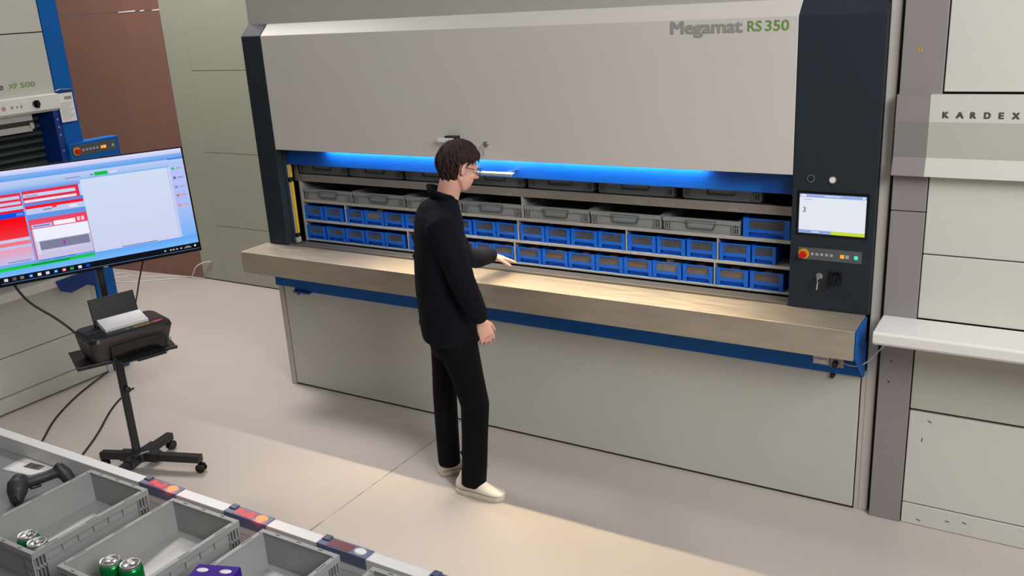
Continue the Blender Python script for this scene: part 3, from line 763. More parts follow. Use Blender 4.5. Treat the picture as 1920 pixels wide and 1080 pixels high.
R(.540, .605, .842, .874, (20, 190, 70), 2); R(.615, .65, .848, .868, (215, 215, 245), 2); R(.40, .47, .848, .858, (150, 150, 190), 2); R(.52, .535, .85, .862, (110, 120, 190), 2)
for v, c in ((.807, (60, 190, 130)), (.72, (90, 110, 190)), (.632, (130, 140, 200)), (.553, (215, 110, 140)), (.461, (220, 140, 160))):
    R(.925, .940, v - .012, v + .012, c, 3); R(.948, .978, v - .006, v + .006, tuple(int(x * .6 + 80) for x in c), 3)
R(.60, .78, .163, .171, (120, 125, 160), 3)
# left column
RED, RD2, PK = (235, 30, 45), (225, 50, 75), (200, 200, 238)
R(.008, .182, .675, .787, RD2, 2); R(.008, .176, .735, .762, PK, 3); R(.008, .176, .690, .715, PK, 3)
R(.008, .182, .632, .675, (190, 200, 238), 2); R(.008, .182, .625, .645, RED, 3)
R(.008, .182, .580, .625, (20, 80, 225), 3); R(.145, .178, .590, .615, (90, 140, 240), 4)
grad(.008, .182, .400, .580, (240, 60, 70), (250, 5, 20), 9, 2)
R(.008, .182, .372, .400, (205, 200, 235), 2); R(.008, .182, .340, .372, (240, 120, 130), 2); R(.008, .182, .315, .340, (190, 195, 235), 2)
grad(.008, .182, .187, .315, (190, 195, 235), (235, 160, 180), 8, 2); R(.06, .165, .196, .204, (130, 130, 190), 3)
# middle column
R(.190, .452, .680, .792, RD2, 2); R(.193, .436, .735, .765, (205, 208, 238), 3); R(.193, .436, .690, .712, (235, 225, 245), 3); R(.454, .465, .69, .79, (190, 205, 240), 2)
R(.20, .26, .742, .752, (150, 150, 190), 4)
R(.188, .465, .660, .685, (85, 140, 225), 2); R(.190, .462, .634, .660, (245, 25, 45), 2); R(.312, .334, .618, .640, (255, 60, 70), 3)
R(.190, .465, .585, .634, (192, 200, 238), 2); R(.27, .31, .606, .616, (130, 130, 180), 3); R(.39, .43, .60, .62, (235, 235, 250), 3)
R(.188, .465, .540, .585, (100, 150, 230), 2)
R(.190, .464, .180, .540, (235, 70, 100), 2); R(.196, .462, .180, .456, (200, 195, 225), 3)
R(.199, .295, .462, .492, (195, 198, 236), 3); R(.206, .285, .470, .484, (130, 130, 190), 4); R(.302, .405, .462, .500, (245, 240, 250), 3); R(.414, .428, .470, .505, (250, 200, 215), 3); R(.434, .448, .470, .505, (250, 200, 215), 3)
R(.203, .460, .345, .452, (238, 240, 252), 4); R(.203, .218, .225, .345, (215, 215, 240), 4)
R(.219, .452, .262, .338, (120, 124, 150), 4)
for i in range(1, 21): R(.219 + i * .0111, .2196 + i * .0111, .262, .338, (160, 162, 190), 5)
for i in range(1, 6): R(.219, .452, .262 + i * .0127, .2625 + i * .0127, (160, 162, 190), 5)
R(.328, .338, .282, .318, (170, 50, 190), 6)
R(.219, .452, .240, .250, (215, 205, 225), 4)
R(.188, .465, .160, .186, (110, 160, 235), 2)
for a, b in ((.2, .25), (.26, .32), (.33, .37)): R(a, b, .170, .176, (60, 100, 200), 3)
grad(.014, .462, .130, .160, (30, 215, 90), (20, 185, 70), 3, 4); R(.16, .34, .140, .150, (20, 120, 80), 5)
# taskbar
R(.008, .992, .028, .083, (18, 20, 28), 5)
for k, (u_, c) in enumerate(((.033, (225, 230, 240)), (.071, (90, 95, 105)), (.106, (110, 115, 125)), (.147, (20, 110, 230)), (.186, (230, 232, 215)), (.224, (215, 205, 240)), (.263, (20, 120, 235)), (.302, (225, 120, 120)), (.339, (30, 160, 100)), (.378, (200, 220, 235)), (.417, (20, 70, 200)))):
    R(u_ - .0085, u_ + .0085, .043, .068, c, 6)
    if k in (3, 6, 7): R(u_ - .004, u_ + .004, .050, .061, (235, 235, 245), 7)
R(.0325, .0335, .043, .068, (18, 20, 28), 7); R(.024, .042, .055, .0565, (18, 20, 28), 7)
for a in (.805, .835, .85, .868, .89): R(a, a + .009, .048, .060, (190, 195, 205), 6)
R(.91, .95, .048, .052, (190, 195, 205), 6); R(.918, .942, .058, .063, (190, 195, 205), 6); R(.965, .975, .05, .066, (235, 235, 240), 6)
q.build('screen', None, tv, fix=False)
q = MB(); q.use(TXTG).box(-.012, .012, -.4935 * TH, -.483 * TH, .003, .0034, LM); q.build('badge', None, tv)

# printer
PRX = Matrix.Translation(TX @ V((0.0, .285, 0))) ; 
YA = A + math.radians(10)
pr = thing('printer', 'black inkjet printer on the cart tray with raised paper feeder', 'printer', V((PX, PY, .788)) + TX @ V((.012, .24, 0)), YA)
# local axes: x = width, y = towards the back, z up
q = MB()
def rrect(hw, y0, y1, r, n=5):
    out = []
    for cx, cy, a0 in ((hw - r, y1 - r, 0), (-hw + r, y1 - r, PI / 2), (-hw + r, y0 + r, PI), (hw - r, y0 + r, 1.5 * PI)):
        for k in range(n + 1): t = a0 + PI / 2 * k / n; out.append((cx + r * math.cos(t), cy + r * math.sin(t)))
    return out
def stack(q, levels):
    n = len(levels[0][1]); vs = []
    for z, pr_ in levels: vs += [V((x, y, z)) for x, y in pr_]
    fs = []
    for i in range(len(levels) - 1):
        for k in range(n): fs.append((i * n + k, i * n + (k + 1) % n, (i + 1) * n + (k + 1) % n, (i + 1) * n + k))
    fs += [tuple(range(n))[::-1], tuple(range((len(levels) - 1) * n, len(levels) * n))]
    q.add(vs, fs, False)
DG = mat('printer_side_grey', rgb(58, 57, 56), .5, noise=.04)
q.use(DG); stack(q, [(.004, rrect(.185, -.075, .125, .03)), (.05, rrect(.200, -.095, .135, .035)), (.105, rrect(.208, -.125, .14, .04)), (.118, rrect(.210, -.13, .14, .04))])
body = q.build('body', None, pr)
q = MB(); stack(q, [(.118, rrect(.2105, -.1325, .1405, .04)), (.128, rrect(.2115, -.1345, .1405, .04))]); q.build('brown_band', mat('brown_trim', rgb(78, 48, 42), .4), pr)
q = MB(); stack(q, [(.128, rrect(.2105, -.133, .1405, .04)), (.146, rrect(.205, -.128, .138, .04)), (.152, rrect(.195, -.118, .130, .035))]); lid = q.build('lid', BLACKP, pr)
q = MB(); q.box(-.12, .15, -.126, -.06, .020, .095); q.build('output_slot', BLKGLOSS, body)
q = MB(); q.box(-.10, .135, -.20, -.08, .012, .018); q.box(-.03, .12, -.22, -.2, .010, .016); q.build('output_tray', BLACKP, pr, bevel=.003)
q = MB(); q.box(-.195, -.095, -.02, .05, .1515, .155).box(-.19, -.11, -.07, -.04, .1515, .1535); q.build('lid_grip', BLACKP, lid, bevel=.002)
q = MB(); q.use(YEL)
GOLD = mat('gold_sticker', rgb(175, 140, 40), .4)
for i in range(3): q.use(GOLD).box(.020 + i * .030, .047 + i * .030, -.100, -.078, .1518, .1526)
q.use(mat('pink_sticker', rgb(205, 105, 100), .4)).ell((.142, -.085, .1522), (.032, 0, 0), (0, .014, 0), (0, 0, .0012), 20, 6)
q.use(TXTG).box(-.02, .0, -.095, -.083, .1518, .1524)
q.build('sticker', None, lid)
q = MB(); q.use(PALE).box(.176, .188, -.125, -.122, .045, .062); q.build('front_badge', None, body)
q = MB(); X = Matrix.Translation((0.0, .075, .145)) @ Matrix.Rotation(math.radians(-14), 4, 'X')
q.box(-.118, .118, -.004, .006, 0, .150, X).box(-.118, -.108, -.03, 0, 0, .04, X).box(.108, .118, -.03, 0, 0, .04, X); q.use(TXTG) if False else None
fd = q.build('paper_feeder', BLACKP, pr, bevel=.004)
pk = thing('paper_stack', 'folded stack of white paper lying on top of the black printer', 'paper', pr.location + Matrix.Rotation(YA, 4, 'Z') @ V((.002, .0, .153)), YA)
q = MB(); X = Matrix.Translation((0, 0, .002)) @ Matrix.Rotation(math.radians(14), 4, 'X')
for i in range(7): q.box(-.110 + .0006 * (i % 3), .110 - .0006 * (i % 2), -.055, .060, i * .0036, i * .0036 + .0032, X)
q.build('sheets', PAPER, pk)

# cables around the cart
lw = lambda u, n, z: tuple(V((PX, PY, 0)) + TX @ V((u, n, z)))
cable('power_cable', [tuple(c0 + uu * -.43 + upv * -.275 - nv * .03), lw(-.40, .08, 1.12), lw(-.30, .10, 1.04), lw(-.235, .13, .96), lw(-.205, .14, .915)], .006, CABB, "black cable sagging from the screen's lower left corner to the printer")
cable('power_cable', [tuple(c0 + uu * .20 + upv * -.27 - nv * .045), lw(.18, -.02, 1.12), lw(.14, .03, 1.03), lw(.11, .06, .96), lw(.07, .085, .90)], .004, CABB, "thin black cable hanging behind the paper feeder")
cable('floor_cable', [(-1.39, -.42, .02), (-1.32, -.66, .006), (-1.14, -.95, .006), (-.98, -1.15, .006), (-.78, -1.33, .006), (-.55, -1.6, .006), (-.3, -2.0, .006)], .006, CABB, 'left black cable snaking across the floor towards the table')
cable('floor_cable', [(-.98, -.52, .006), (-.95, -.63, .006), (-.80, -.85, .006), (-.60, -1.05, .006), (-.42, -1.29, .006), (-.2, -1.6, .006), (0.05, -2.0, .006)], .006, CABB, 'black floor cable passing behind the cart pole')
cable('floor_cable', [(-3.95, 1.38, .006), (-3.5, 1.25, .006), (-3.15, 1.42, .006), (-2.95, 1.50, .006), (-2.85, 1.52, .006), (-2.74, 1.50, .02), (-2.70, 1.50, .14), (-2.60, 1.54, .18), (-2.50, 1.55, .19)], .006, CABW, 'white cable along the foot of the brown wall', )
cable('floor_cable', [(-3.95, 1.30, .006), (-3.7, 1.15, .006), (-3.45, 1.28, .006), (-3.5, 1.36, .006), (-3.8, 1.36, .006), (-3.4, 1.0, .006), (-3.1, 1.30, .006), (-2.9, 1.44, .006)], .006, CABW, 'looped white cable on the floor behind the television')

# ================================================================== SORTING TABLE
ZT = .853
tb = thing('sorting_table', 'long grey sorting table with raised white aluminium rail in the foreground', 'table', (0, -2.33, 0))
MB().box(-1.2, 4.0, -.95, -.042, .820, ZT).build('tabletop', TABLE, tb, bevel=.002)
MB().box(-1.2, 4.0, -.041, 0.0, .80, .915).build('rail', RAIL, tb, bevel=.002)
for x in (-1.1, 1.3, 3.9):
    for y in (-.90, -.06): MB().box(x - .025, x + .025, y - .025, y + .018, 0, .82).build('leg', RAIL, tb, bevel=.003)
for y in (-.90, -.06): MB().box(-1.1, 3.9, y - .015, y + .01, .25, .29).build('stretcher', RAIL, tb)
LR = glow('red_digit_glow', (1.0, .10, .10, 1), 1.5); LO = glow('orange_button_glow', (1.0, .30, .12, 1), 1.6); DW = mat('dark_red_window', rgb(120, 52, 60), .3); DB = mat('indicator_blue', rgb(92, 102, 132), .4)
DRED = mat('lit_red_window', rgb(150, 50, 70), .3)
disp = [(1.752, True, 'lit red pick display on the rail behind the first grey tote'), (2.176, True, 'lit red pick display on the rail behind the second grey tote'),
        (2.580, False, 'unlit pick display on the rail behind the third grey tote'), (2.985, False, 'unlit pick display on the rail behind the fourth grey tote')]
SEG = {'P': 'abefg', 'o': 'cdeg', '4': 'bcfg', 'E': 'adefg', '2': 'abged'}
for x, on, lb in disp:
    t = thing('pick_display', lb, 'display', (x, -2.3505, .915), 0, 'pick displays on the table rail')
    MB().box(0, .190, -.0215, .0208, -.004, .003).box(0, .190, -.0225, -.0205, -.035, .002).build('housing', DB, t, bevel=.0006)
    MB().box(.004, .030, -.002, .0215, .003, .008).build('set_key', mat('indicator_slate', rgb(60, 78, 100), .4), t, bevel=.001)
    MB().box(.036, .122, -.018, .014, .003, .0040).build('display_window', DRED if on else DW, t)
    if on:
        q = MB()
        for i, chs in enumerate(('P', 'o', '2')):
            ox, oy, a, b = .048 + i * .024, -.013, .014, .011
            segs = {'a': (0, a, 2 * b, 2 * b), 'g': (0, a, b, b), 'd': (0, a, 0, 0), 'f': (0, 0, b, 2 * b), 'b': (a, a, b, 2 * b), 'e': (0, 0, 0, b), 'c': (a, a, 0, b)}
            for sg in SEG[chs]:
                xa, xb, ya, yb = segs[sg]; q.box(ox + xa - .0018, ox + xb + .0018, oy + ya - .0018, oy + yb + .0018, .0040, .0046)
        q.build('digits', LR, t)
    q = MB(); q.ell((.152, 0, .003), (.022, 0, 0), (0, .016, 0), (0, 0, .006), 20, 8); q.build('push_button', LO if on else WHITEP, t)
    if on:
        l_ = light('button_lamp', 'POINT', (.152, -.024, .016), (0, 0, -1), .16, (1, .12, .08), shadow_soft_size=.012); l_.parent = t
# totes on the table
groups = 'open grey totes on the sorting table'
TT = []
for (x0, x1), lb in zip(((1.609, 1.912), (2.036, 2.341), (2.443, 2.745), (2.868, 3.171)), (
        'open grey tote beside the scanner, holding two small green cans', 'open grey tote holding two green cans and a white sheet, second on table',
        'open grey tote with purple carton, third on the table', 'open grey tote at the bottom edge, fourth and nearest on the table')):
    t = tote(lb, .303, .410, .117, TOTEG, groups, ((x0 + x1) / 2, -2.858, ZT), handle=False, slots=True); TT.append(t)
def sheet(name, pts, z, label, bendz=0, cat='paper', loc=None):
    c = sum((V((p[0], p[1], 0)) for p in pts), V()) / 4
    q = MB(); n = 6; vs = []; t = .0006
    for lay in (0, t):
        for i in range(n + 1):
            for j in range(n + 1):
                u, v_ = i / n, j / n
                p = (V(pts[0]) * (1 - u) + V(pts[1]) * u) * (1 - v_) + (V(pts[3]) * (1 - u) + V(pts[2]) * u) * v_
                p = V((p[0] - c.x, p[1] - c.y, 0)); p.z = lay + bendz * math.sin(u * PI) * (1 - v_) ** 2; vs.append(p)
    N = (n + 1) ** 2; fs = []
    for i in range(n):
        for j in range(n):
            a = i * (n + 1) + j; fs.append((a, a + 1, a + n + 2, a + n + 1)); fs.append((N + a, N + a + n + 1, N + a + n + 2, N + a + 1))
    rim = [i * (n + 1) for i in range(n + 1)] + [n * (n + 1) + j for j in range(1, n + 1)] + [i * (n + 1) + n for i in range(n - 1, -1, -1)] + [j for j in range(n - 1, 0, -1)]
    for a, b in zip(rim, rim[1:] + rim[:1]): fs.append((a, b, N + b, N + a))
    q.add(vs, fs, True)
    o = q.build(name, PAPER); o.location = (c.x, c.y, z); tag(o, label, cat); return o
sheet('paper_sheet', [(1.70, -2.80), (1.86, -2.80), (1.80, -2.52), (1.68, -2.52)], ZT + .0065, 'white sheet lying in the tote beside the scanner', .012)
sheet('paper_sheet', [(2.14, -2.82), (2.32, -2.80), (2.20, -2.485), (2.075, -2.485)], ZT + .0065, 'white sheet lying in the second tote behind the cans', .012)
sheet('paper_sheet', [(2.50, -2.80), (2.70, -2.76), (2.68, -2.49), (2.475, -2.48)], ZT + .0065, 'white sheet lying in the third tote behind the purple carton', .012)
lbp = sheet('label_sheet', [(1.065, -2.475), (1.215, -2.455), (1.285, -2.375), (1.05, -2.375)], ZT + .001, 'white paper with printed barcode on the table behind the scanner', 0)
q = MB(); r_ = random.Random(3); x = 0
X = Matrix.Translation((1.165 - lbp.location.x, -2.405 - lbp.location.y, .001)) @ Matrix.Rotation(.12, 4, 'Z')
x = -.040
while x < .040:
    wdt = r_.choice((.0012, .002, .003)); q.box(x, x + wdt, -.017, .017, 0, .0003, X); x += wdt + r_.choice((.0012, .002))
q.build('barcode', BLACKP, lbp)
# cans
def can(loc, label, tiltx=0):
    t = thing('drink_can', label, 'can', loc, 0, 'green drink cans in the totes')
    q = MB(); q.use(GREEN)
    def rg(z, r): return ((0, 0, z), (r, 0, 0), (0, r, 0))
    q.loft([rg(0, .024), rg(.004, .027), (rg(.012, .0328)), rg(.096, .0328), rg(.106, .0285)], 32)
    q.use(CANY).box(-.018, -.006, -.0335, -.0315, .05, .085)
    q.build('can_body', None, t)
    q = MB(); q.loft([rg(.106, .0285), rg(.109, .0272), rg(.113, .0278), rg(.1145, .0268), rg(.110, .0245), rg(.1095, .001)], 32, cap=False)
    lidc = q.build('can_lid', CANTOP, t)
    q = MB(); q.ell((0, .006, .1115), (.008, 0, 0), (0, .011, 0), (0, 0, .0012), 14, 5); q.ell((0, -.012, .1100), (.010, 0, 0), (0, .008, 0), (0, 0, .0007), 14, 5); q.build('pull_tab', CANTOP, lidc)
    t.rotation_euler.z = tiltx
    return t
ca = can((1.802, -2.800, ZT + .0065), 'left green can in the tote beside the scanner', .4)
cc = copy_tree(ca); cc.location = (1.8685, -2.812, ZT + .0065); cc.rotation_euler.z = 1.2; cc['label'] = 'right green can in the tote beside the scanner'
cc = copy_tree(ca); cc.location = (2.161, -2.772, ZT + .0075); cc.rotation_euler.z = 2.2; cc['label'] = 'left green can in the second tote'
cc = copy_tree(ca); cc.location = (2.229, -2.755, ZT + .0075); cc.rotation_euler.z = -.6; cc['label'] = 'right green can in the second tote'
# purple folded carton
pc = thing('purple_carton', 'purple card carton with white oval cut-outs standing in the third tote', 'carton', (2.51, -2.70, ZT + .008))
q = MB(); q.use(PURP)
X = Matrix.Rotation(math.radians(20), 4, 'Z')
q.box(-.065, .062, -.045, -.043, 0, .126, X); q.box(-.065, .062, .043, .045, 0, .126, X); q.box(.060, .062, -.045, .045, 0, .126, X); q.box(-.065, -.063, -.045, .045, 0, .126, X)
q.box(-.065, .062, -.045, .045, 0, .002, X); q.box(-.065, .062, -.045, .045, .125, .127, X)
q.build('card_body', None, pc)
for cx in (-.040, .030):
    q = MB(); q.ell(X @ V((cx, .020, .1275)), X.to_3x3() @ V((.019, 0, 0)), X.to_3x3() @ V((0, .010, 0)), (0, 0, .0006), 18, 5); q.build('white_cutout', PAPER, pc)
q = MB(); q.box(-.075, -.066, -.05, .04, 0, .10, X); q.build('white_side_flap', PAPER, pc)
# hand scanner
hs = thing('barcode_scanner', 'dark grey handheld barcode scanner lying on the table beside the totes', 'scanner', (1.36, -2.53, ZT))
q = MB()
O = V((1.36, -2.53, ZT))
def tb_(pts, rs, fl=None): q.tube([V(p) - O for p in pts], rs, 14, True, fl)
tb_([(1.375, -2.597, ZT + .022), (1.365, -2.585, ZT + .040), (1.350, -2.570, ZT + .058), (1.345, -2.560, ZT + .066)], [.025, .034, .035, .028])
tb_([(1.350, -2.570, ZT + .055), (1.362, -2.520, ZT + .050), (1.378, -2.475, ZT + .050), (1.392, -2.445, ZT + .054)], [.024, .021, .019, .020], )
tb_([(1.395, -2.438, ZT + .070), (1.405, -2.430, ZT + .045), (1.420, -2.425, ZT + .020)], [.019, .025, .022])
q.build('body', SCAN, hs, remesh=.0035, smooth=4)
q = MB(); q.tube([V(p) - O for p in ((1.378, -2.540, ZT + .036), (1.388, -2.515, ZT + .034))], [.007, .005], 8); q.build('trigger', BLACKP, hs)
q = MB(); q.ell(V((1.389, -2.606, ZT + .024)) - O, (.016, -.010, 0), (0, 0, .018), (.006, -.010, 0), 16, 6); q.build('scan_window', BLKGLOSS, hs)
exec_person = True
# ================================================================== PERSON
BASE = V((1.88, -.59, 0)); E = V((.81, .586, 0)).normalized(); K = V((.586, -.81, 0)).normalized()   # E ahead, K to the person's right
ORG = V((1.86, -.60, 0))
pn = thing('person', 'person in dark navy jacket, black trousers and white shoes working at the counter', 'person', ORG)
def w_(e, k, z): return BASE + E * e + K * k + V((0, 0, z)) - ORG
def wp(x, y, z): return V((x, y, z)) - ORG
def ring(e, k, z, a, b, lean=0): return (w_(e, k, z), E * a + V((0, 0, lean)), K * b)
# head frame
hc = wp(1.934, -.553, 1.695)
yaw = math.radians(60); pit = math.radians(-20)
Ff = V((math.cos(yaw), math.sin(yaw), 0)); Rr = V((math.sin(yaw), -math.cos(yaw), 0)); Uu = V((0, 0, 1))
F = Ff * math.cos(pit) + Uu * math.sin(pit); U = Uu * math.cos(pit) - Ff * math.sin(pit)
F, Rr, U = F * .96, Rr * .96, U * .96
def h(f, r, u): return hc + F * f + Rr * r + U * u
body = MB()
# head
body.ell(h(-.012, 0, .015), F * .094, Rr * .073, U * .092, 24, 14)
body.ell(h(.022, 0, -.045), F * .066, Rr * .058, U * .074, 20, 12)
body.ell(h(.040, 0, -.085), F * .040, Rr * .036, U * .030, 16, 10)          # chin / jaw
for s_ in (-1, 1):
    body.tube([h(-.012, s_ * .058, -.052), h(.030, s_ * .036, -.094)], [.018, .017], 10)   # jaw line
    body.ell(h(.058, s_ * .036, -.030), F * .022, Rr * .020, U * .018, 12, 8)  # cheek
    # ear
    body.loft([(h(-.006, s_ * .072, -.012), F * .012 - Rr * s_ * .003, U * .020), (h(-.012, s_ * .079, -.010), F * .018 - Rr * s_ * .006, U * .030), (h(-.017, s_ * .086, -.008), F * .018 - Rr * s_ * .008, U * .031), (h(-.018, s_ * .088, -.008), F * .010 - Rr * s_ * .004, U * .022)], 16)
body.tube([h(.076, -.03, .018), h(.083, 0, .020), h(.076, .03, .018)], [.011, .010, .011], 10)   # brow
body.tube([h(.082, 0, .006), h(.095, 0, -.014), h(.104, 0, -.030)], [.008, .010, .013], 10)      # nose
for s_ in (-1, 1): body.ell(h(.094, s_ * .011, -.034), F * .010, Rr * .008, U * .007, 10, 6)
body.tube([h(.076, -.020, -.058), h(.085, 0, -.055), h(.076, .020, -.058)], [.006, .008, .006], 8)
body.tube([h(.072, -.018, -.067), h(.081, 0, -.068), h(.072, .018, -.067)], [.006, .008, .006], 8)
# neck
body.tube([w_(-.035, 0, 1.48), w_(-.008, 0, 1.54), h(-.025, 0, -.070), h(-.020, 0, -.03)], [.062, .056, .055, .055], 18)
# torso under the clothes
body.loft([ring(-.03, 0, .90, .095, .140), ring(-.035, 0, 1.0, .10, .14), ring(-.045, 0, 1.15, .095, .135), ring(-.055, 0, 1.30, .10, .155), ring(-.058, 0, 1.42, .085, .165), ring(-.05, 0, 1.49, .06, .11), ring(-.035, 0, 1.52, .04, .06)], 24)
# right arm hanging, left arm reaching
RA = [w_(-.045, .165, 1.445), w_(.004, .205, 1.31), w_(.034, .225, 1.195), w_(.073, .215, 1.085), w_(.100, .200, 1.000)]
LA = [w_(-.045, -.165, 1.44), w_(.000, -.215, 1.31), w_(.055, -.265, 1.175), w_(.130, -.370, 1.135), w_(.200, -.472, 1.116)]
body.tube(RA, [.048, .044, .038, .034, .024], 14); body.tube(LA, [.048, .044, .038, .034, .024], 14)
# legs + feet
RL = [w_(-.020, .085, .90), w_(.02, .085, .70), w_(.049, .082, .49), (w_(.020, .084, .25)), w_(.005, .084, .08)]
LL = [w_(-.045, -.085, .90), w_(-.075, -.092, .70), w_(-.098, -.098, .49), w_(-.105, -.115, .25), w_(-.108, -.130, .08)]
for Lg in (RL, LL): body.tube(Lg, [.080, .070, .052, .045, .035], 14)
SH = []
for (hx, hy), (tx_, ty) in (((1.850, -.662), (2.120, -.640)), ((1.668, -.572), (1.815, -.350))):
    hl, tl = V((hx, hy, 0)), V((tx_, ty, 0)); dd = (tl - hl).normalized(); L = (tl - hl).length; sd = V((dd.y, -dd.x, 0)); SH.append((hl, dd, sd, L))
    body.tube([hl + dd * .05 + V((0, 0, .055)) - ORG, hl + dd * .15 + V((0, 0, .045)) - ORG, hl + dd * .23 + V((0, 0, .032)) - ORG], [.030, .030, .020], 10)
# hands
def hand(wrist, fd_, palm, thumb_side, curl, lens=(.068, .076, .072, .056)):
    fd_ = fd_.normalized(); palm = (palm - fd_ * palm.dot(fd_)).normalized(); sd = fd_.cross(palm).normalized() * thumb_side
    body.tube([wrist - fd_ * .01, wrist + fd_ * .012], [.024, .024], 12)
    body.loft([(wrist + fd_ * .005, sd * .026, palm * .018), (wrist + fd_ * .04, sd * .038, palm * .016), (wrist + fd_ * .08, sd * .041, palm * .013), (wrist + fd_ * .088, sd * .036, palm * .010)], 16)
    for i, l in enumerate(lens):
        off = .0315 - i * .0205; p = wrist + fd_ * (.080 - abs(off) * .12) + sd * off
        c1 = curl * (1 + .08 * i); dirn = fd_; pts = [p]
        for s2, fr in ((.35, .46), (1.0, .30), (1.45, .24)):
            a_ = c1 * s2; dd_ = fd_ * math.cos(a_) + palm * math.sin(a_); dd_ = (dd_ + sd * (.06 - .045 * i)).normalized(); pts.append(pts[-1] + dd_ * l * fr)
        body.tube(pts, [.0088, .0084, .0076, .0066], 10)
    t0 = wrist + fd_ * .022 + sd * .024; pts = [t0]
    for a1, l in ((.75, .036), (.45, .030), (.30, .024)):
        dd_ = (fd_ * math.cos(a1) + sd * math.sin(a1) + palm * (.25 + curl * .35)).normalized(); pts.append(pts[-1] + dd_ * l)
    body.tube(pts, [.0125, .0108, .0095, .0078], 10)
hand(w_(.108, .197, .985), V((0, 0, -1)) + E * .30, (-K + E * -.5), 1, .75)
hand(w_(.204, -.478, 1.112), (w_(.268, -.508, 1.086) - w_(.204, -.478, 1.112)), V((0, 0, -1)), -1, .12)
bo = body.build('body', SKIN, pn, remesh=.0042, smooth=3)
# eyes, lips
for s_ in (-1, 1):
    q = MB(); q.use(EYEW).ell(h(.074, s_ * .030, .000), F * .011, Rr * .013, U * .009, 14, 8); q.use(IRIS).ell(h(.0835, s_ * .030, -.001), F * .0025, Rr * .005, U * .005, 12, 6)
    q.build('eye', None, bo)
q = MB(); q.tube([h(.077, -.021, -.0595), h(.088, 0, -.057), h(.077, .021, -.0595)], [.003, .0052, .003], 8); q.tube([h(.074, -.017, -.0665), h(.085, 0, -.067), h(.074, .017, -.0665)], [.003, .0055, .003], 8); q.build('lips', LIP, bo)
# jacket
jk = MB()
jk.loft([ring(-.037, 0, .842, .145, .188, -.012), ring(-.040, 0, .90, .148, .190), ring(-.050, 0, 1.0, .142, .186), ring(-.058, 0, 1.12, .138, .182), ring(-.060, 0, 1.25, .130, .188), ring(-.056, 0, 1.36, .122, .195), ring(-.055, 0, 1.43, .120, .190), ring(-.055, 0, 1.485, .108, .155), ring(-.045, 0, 1.53, .090, .105), ring(-.018, 0, 1.555, .070, .074)], 36)
jk.tube([w_(-.052, .120, 1.455)] + RA[:-1] + [RA[-1] + V((0, 0, .015))], [.070, .072, .068, .062, .056, .046], 20)
jk.tube([w_(-.045, -.120, 1.455)] + LA[:-1] + [LA[-1]], [.070, .070, .066, .060, .054, .044], 20)
for (a_, b_2) in ((0, 1), (1, 2), (2, 3), (3, 4)):         # sleeve folds
    for t_ in (.3, .7):
        for arm in (RA, LA):
            c = arm[a_].lerp(arm[b_2], t_); r_f = (.072, .066, .060, .050)[a_]
            dd_ = (arm[b_2] - arm[a_]).normalized(); sdv = dd_.cross(E).normalized()
            jk.tube([c + sdv * r_f * .85 + dd_ * .02, c + E * r_f * .9 - dd_ * .005, c - sdv * r_f * .85 - dd_ * .015], [.008, .012, .008], 8)
for i in range(6):          # soft folds across the back and hem
    z = .92 + i * .085; ph = (-1) ** i
    jk.tube([w_(-.16, -.10 * ph, z), w_(-.186, .02 * ph, z + .02), w_(-.15, .13 * ph, z + .06)], [.006, .011, .006], 8)
jo = jk.build('jacket', JACK, pn, remesh=.008, smooth=5)
# stand-up collar
cr = MB(); n = 32; vs = []
for (a_, b_2, e0, z, lean) in ((.066, .070, -.018, 1.535, -.012), (.076, .078, -.026, 1.585, -.030), (.072, .074, -.026, 1.590, -.030), (.062, .066, -.018, 1.540, -.012)):
    for k in range(n):
        t_ = 2 * PI * k / n; vs.append(w_(e0 + a_ * math.cos(t_), b_2 * math.sin(t_), z + lean * math.cos(t_)))
fs = []
for i in range(4):
    for k in range(n): fs.append((i * n + k, i * n + (k + 1) % n, ((i + 1) % 4) * n + (k + 1) % n, ((i + 1) % 4) * n + k))
cr.add(vs, fs, True); cr.build('collar', JACK, jo)
# trousers
tr = MB()
tr.loft([ring(-.035, 0, .945, .125, .165), ring(-.035, 0, .88, .128, .170), ring(-.03, 0, .80, .118, .162), ring(-.03, 0, .76, .10, .145)], 30)
tr.tube([w_(-.015, .082, .88), w_(.000, .084, .78), w_(.028, .084, .64), w_(.052, .082, .50), w_(.040, .083, .34), w_(.028, .084, .18), w_(.014, .084, .055)], [.100, .094, .080, .073, .068, .066, .066], 24, False)
tr.tube([w_(-.045, -.082, .88), w_(-.060, -.085, .78), w_(-.082, -.092, .64), w_(-.098, -.098, .50), w_(-.102, -.108, .34), w_(-.105, -.120, .18), w_(-.106, -.130, .072)], [.098, .090, .072, .063, .062, .061, .060], 24, False)
for (L_, r_f) in ((RL, .068), (LL, .060)):
    for (zi, s_) in ((.50, 1), (.44, -1), (.22, 1), (.12, -1), (.07, 1)):
        for i in range(len(L_) - 1):
            if L_[i + 1].z <= zi <= L_[i].z:
                c = L_[i].lerp(L_[i + 1], (L_[i].z - zi) / (L_[i].z - L_[i + 1].z))
                tr.tube([c - K * r_f * .3 - E * r_f * .9 + V((0, 0, .012 * s_)), c + K * r_f * .95, c + E * r_f * .95 + V((0, 0, -.015 * s_))], [.006, .010, .006], 8)
tr.build('trousers', TROU, pn, remesh=.008, smooth=5)
